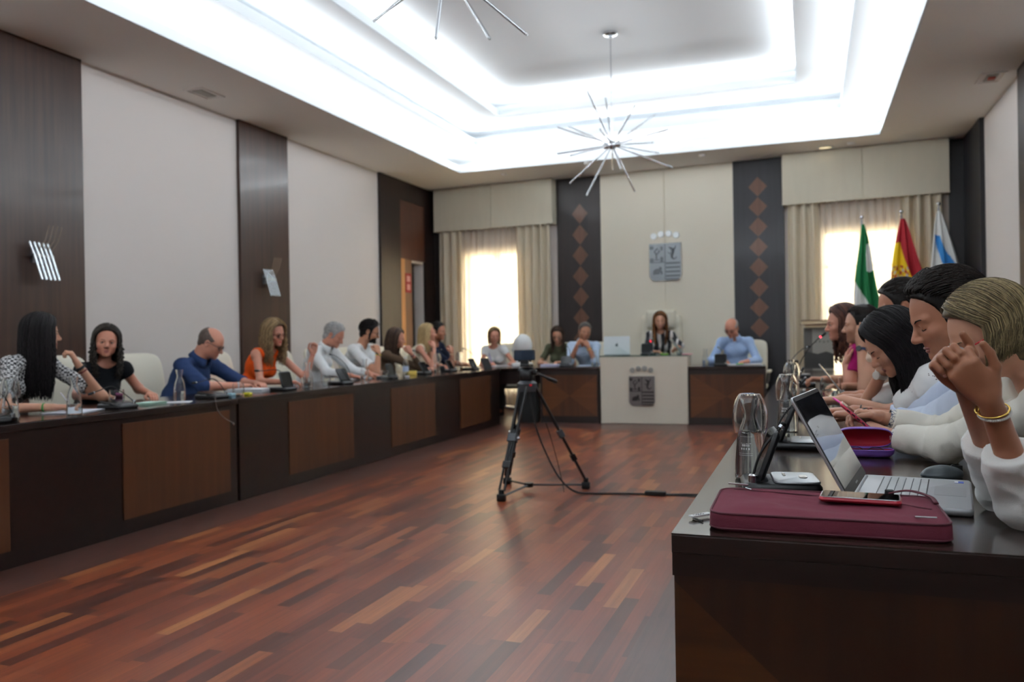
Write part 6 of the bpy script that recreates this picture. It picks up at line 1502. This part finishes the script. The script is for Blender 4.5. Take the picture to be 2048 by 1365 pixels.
# burgundy laptop sleeve
def sleeve_bag():
    r = empty('laptop_sleeve', (.025, 1.835, ZD), R(0.5)); tag(r, 'burgundy fabric laptop sleeve lying on the near corner of the right desk', 'laptop sleeve')
    W_, D_, nx, ny = .445, .285, 60, 40; rc = .035
    M_b = mat('burgundy_fabric', (104, 44, 58), .85, bump=.5, bscale=900, var=.07, vscale=22, spec=.25)
    M_b2 = mat('burgundy_binding', (84, 34, 46), .7, bump=.3, bscale=900)
    nf = wnoise(.006, 14, 5); nf2 = wnoise(.0025, 42, 8)
    def outline(ins, n=16):
        o = []
        for cx, cy, a0 in ((W_/2-rc, D_/2-rc, 0), (-W_/2+rc, D_/2-rc, 90), (-W_/2+rc, -D_/2+rc, 180), (W_/2-rc, -D_/2+rc, 270)):
            for k in range(n+1):
                a = R(a0+90*k/n); o.append((cx+(rc-ins)*math.cos(a), cy+(rc-ins)*math.sin(a)))
        return o
    base = outline(0); N_ = len(base)
    # subdivide straight edges
    ring_ = []
    for i in range(N_):
        a, b = np.array(base[i]), np.array(base[(i+1) % N_]); k = max(1, int(np.linalg.norm(b-a)/.012))
        for t in range(k): ring_.append(tuple(a+(b-a)*t/k))
    N_ = len(ring_); cen = np.array([0, 0]); vs = []; fs = []
    prof = [(1.0-.006/.2, .0005), (1.0, .004), (1.004, .012), (1.002, .022), (1.0, .031), (.985, .036)]
    for sc_, z in prof:
        for p in ring_:
            P = np.array([[p[0], p[1], z]]); vs.append((p[0]*sc_, p[1]*sc_, z+(float(nf2(P)[0])*.5 if z > .01 else 0)))
    K = 16
    for k in range(1, K+1):
        t = 1-k/K
        for p in ring_:
            x, y = p[0]*.985*t, p[1]*.985*t; P = np.array([[x, y, .0]]); e = min(1, (1-t)*4)
            vs.append((x, y, .036+e*.004+e*(float(nf(P)[0])+float(nf2(P)[0]))*.8))
    rows = len(prof)+K
    fs = [(j*N_+i, j*N_+(i+1) % N_, (j+1)*N_+(i+1) % N_, (j+1)*N_+i) for j in range(rows-1) for i in range(N_)]
    mb = MB().add(vs, fs); mb.add(vs[:N_], [tuple(range(N_))]); mb.build('cover', M_b, r, smooth=60)
    def edge(zz, rr, sc_): return MB().tube([Vector((p[0]*sc_, p[1]*sc_, zz)) for p in ring_]+[Vector((ring_[0][0]*sc_, ring_[0][1]*sc_, zz))], rr, 6)
    edge(.036, .0026, .992).build('piping', M_b2, r, smooth=180); edge(.006, .0020, 1.0).build('lower_piping', M_b2, r, smooth=180)
    MB().tube([Vector((-.19, .10, .043)), Vector((-.10, .085, .042)), Vector((0.02, .05, .043)), Vector((.15, .01, .042)), Vector((.20, -.02, .041))], .0014, 6).build('pocket_seam', M_b2, r)
    MB().rbox(-.208, -.162, -.003, .004, .050, .0535, .0015, M=Matrix.Translation((0, .075, 0)) @ Matrix.Rotation(R(-12), 4, 'Z')).build('zip_pull', M_chrome, r)
    MB().tube([(-.163, .066, .052), (-.150, .064, .049)], .0018, 6).build('zip_link', M_chrome, r)
    MB().rbox(.158, .196, -.118, -.113, .0425, .0455, .001).build('metal_badge', M_chrome, r)
    MB().tube(catmull([(.135, .125, .044), (.175, .118, .052), (.212, .090, .046), (.218, .05, .040)], 8), .0055, 8, flat=.4).build('carry_loop', M_b2, r, smooth=180)
    MB().rbox(.128, .146, .122, .138, .034, .050, .004).build('loop_tab', M_blackm, r)
sleeve_bag()
def text_mesh(name, txt, size, m, parent, M_, ext=.0003):
    cu = bpy.data.curves.new(name, 'FONT'); cu.body = txt; cu.size = size; cu.extrude = ext; cu.align_x = 'CENTER'; cu.align_y = 'CENTER'
    t = bpy.data.objects.new(name+'_tmp', cu); COL.objects.link(t); dg = bpy.context.evaluated_depsgraph_get(); me = bpy.data.meshes.new_from_object(t.evaluated_get(dg)); bpy.data.objects.remove(t); bpy.data.curves.remove(cu)
    me.transform(M_); me.materials.clear(); me.materials.append(m); o = bpy.data.objects.new(name, me); COL.objects.link(o); o.parent = parent; return o
tg = empty('luggage_tag', (-.222, 1.805, ZD), R(0)); tg.scale = (1.4, 1.4, 1.2); tag(tg, 'white tag with small letters sticking out at the left end of the burgundy sleeve', 'tag')
Mt = Matrix.Translation((0, 0, .0045)) @ Matrix.Rotation(R(52), 4, 'Z')
MB().box(-.024, .016, -.0055, .0055, 0, .003, Mt).build('label', M_white, tg); text_mesh('lettering', 'OSSO', .009, M_grey, tg, Mt @ Matrix.Translation((-.008, 0, .0031)))
MB().tube([(-.013, -.012, .002), (.004, -.030, .002)], .0016, 6).build('strap', M_blackm, tg)
t2 = MB().box(-.02, .02, -.004, .004, 0, .003, Matrix.Rotation(R(-18), 4, 'Z')).build('white_tag', M_white); t2.location = (-.185, 2.005, ZD+.010); tag(t2, 'small white strip behind the burgundy sleeve, before the nearest carafe', 'tag')
def phone(name, loc, rz, lab, M_=None, case=(150, 24, 44), w_=.078, l_=.158, up=None):
    r = empty(name, loc, rz); tag(r, lab, 'phone'); M_ = M_ or Matrix.Identity(4); mc = mat('case_%d_%d_%d' % case, case, .4)
    MB().rbox(-l_/2, l_/2, -w_/2, w_/2, 0, .0105, .012, M=M_).build('case', mc, r, smooth=45)
    MB().rbox(-l_/2+.003, l_/2-.003, -w_/2+.003, w_/2-.003, .0102, .0112, .011, M=M_).build('frame', M_alu, r, smooth=45)
    MB().rbox(-l_/2+.005, l_/2-.005, -w_/2+.005, w_/2-.005, .0108, .0116, .009, M=M_).build('screen', mat('phone_glass', (12, 13, 15), .02, spec=1, coat=1), r)
    return r
phone('smartphone', (.095, 1.845, ZD+.046), R(-5), 'smartphone in a dark red case lying face up on the burgundy sleeve')
hp = phone('smartphone', (.150, 2.95, .846), R(0), 'smartphone in a red and pink case held by the blonde woman', Matrix.Rotation(R(42), 4, 'Y') @ Matrix.Rotation(R(3), 4, 'X'), (206, 60, 84))
cm_ = MB()
for k in range(4): cm_.box(-.05+.020*k, -.038+.020*k, -.0402, -.0388, .003, .0075, Matrix.Rotation(R(42), 4, 'Y') @ Matrix.Rotation(R(3), 4, 'X'))
cm_.build('side_buttons', M_black, hp)
# open glasses case with glasses
gc = empty('glasses_case', (.165, 2.835, ZD), R(4)); tag(gc, 'open purple glasses case with red lining behind the laptop screen', 'glasses case')
M_pur = mat('purple_shell', (112, 76, 160), .4); M_rl = mat('red_lining', (150, 16, 36), .6)
def shell(name, M_):
    mb = MB(); mb2 = MB(); n = 28; ring0 = []
    def oval(a, k): return (.084*k*math.copysign(abs(math.cos(a))**.6, math.cos(a)), .034*k*math.copysign(abs(math.sin(a))**.6, math.sin(a)))
    for mbx, ks in ((mb, ((.55, .0), (.85, .003), (.97, .012), (1.0, .024))), (mb2, ((.955, .0238), (.93, .012), (.8, .0055), (.5, .003)))):
        vs = [M_ @ Vector((*oval(2*PI*i/n, k), z)) for k, z in ks for i in range(n)]
        fs = [(j*n+i, j*n+(i+1) % n, (j+1)*n+(i+1) % n, (j+1)*n+i) for j in range(3) for i in range(n)]
        fs.append(tuple(range(n)) if mbx is mb else tuple(range(3*n, 4*n))); mbx.add(vs, fs)
    rim = [M_ @ Vector((*oval(2*PI*i/n, .978), .0238)) for i in range(n+1)]
    o = mb.build(name, M_pur, gc, smooth=60); mb2.build('lining', M_rl, o, smooth=60); MB().tube(rim, .0022, 6).build('rim', M_pur, o, smooth=60)
shell('lower_shell', Matrix.Identity(4)); shell('lid', Matrix.Translation((0, .037, .026)) @ Matrix.Rotation(R(112), 4, 'X') @ Matrix.Translation((0, .034, -.024)))
eg = empty('spectacles', (.165, 2.832, ZD+.012)); tag(eg, 'folded dark spectacles inside the open purple case', 'glasses')
e_ = MB()
for q in (-1, 1): e_.tube([Vector((q*.030+.024*math.cos(a), -.004, .006+.014*math.sin(a))) for a in np.linspace(0, 2*PI, 20)], .0014, 6)
e_.tube([(-.006, -.004, .009), (.006, -.004, .009)], .0014, 6).build('frame', M_black, eg); MB().tube([(-.055, -.002, .010), (-.02, .012, .006), (.05, .014, .004)], .0018, 6).build('temple_arm', M_black, eg); MB().tube([(.055, -.002, .010), (.02, .008, .010), (-.05, .010, .008)], .0018, 6).build('temple_arm', M_black, eg)
# tablet seen edge-on, leaning
tb = empty('tablet', (.205, 5.18, ZD)); tag(tb, 'silver tablet held upright on edge over the right desk, beyond the bowed woman', 'tablet')
Mt = Matrix.Translation((0, 0, .012)) @ Matrix.Rotation(R(-37), 4, 'Y')
MB().box(-.0035, .0035, -.09, .09, 0, .25, Mt).build('body', M_alu, tb, bevel=.002); MB().box(.0035, .0042, -.083, .083, .008, .242, Mt).build('screen', M_scr, tb)
tb2 = empty('tablet', (-3.96, 10.02, ZD), R(80)); tag(tb2, 'dark tablet propped on the far end of the left desk', 'tablet')
Mt = Matrix.Rotation(R(64), 4, 'X'); MB().rbox(-.10, .10, 0, .16, -.004, .004, .012, M=Mt).build('body', M_black, tb2); MB().box(-.02, .02, .05, .055, 0, .10).build('stand', M_black, tb2)
p_ = extra_pen((226, 60, 160), (.158, 3.17, .845), (.080, 3.28, .895), 'pink and grey pen in the hand of the man in pale blue')
p_ = extra_pen((60, 70, 190), (-4.30, 11.00, .79), (-4.33, 10.98, .93), 'blue pen standing in the hand of the blonde woman in white')
p_ = extra_pen((190, 190, 196), (-4.13, 3.68, .785), (-4.18, 3.66, .86), 'silver pen in the hand of the woman in the checked blouse')
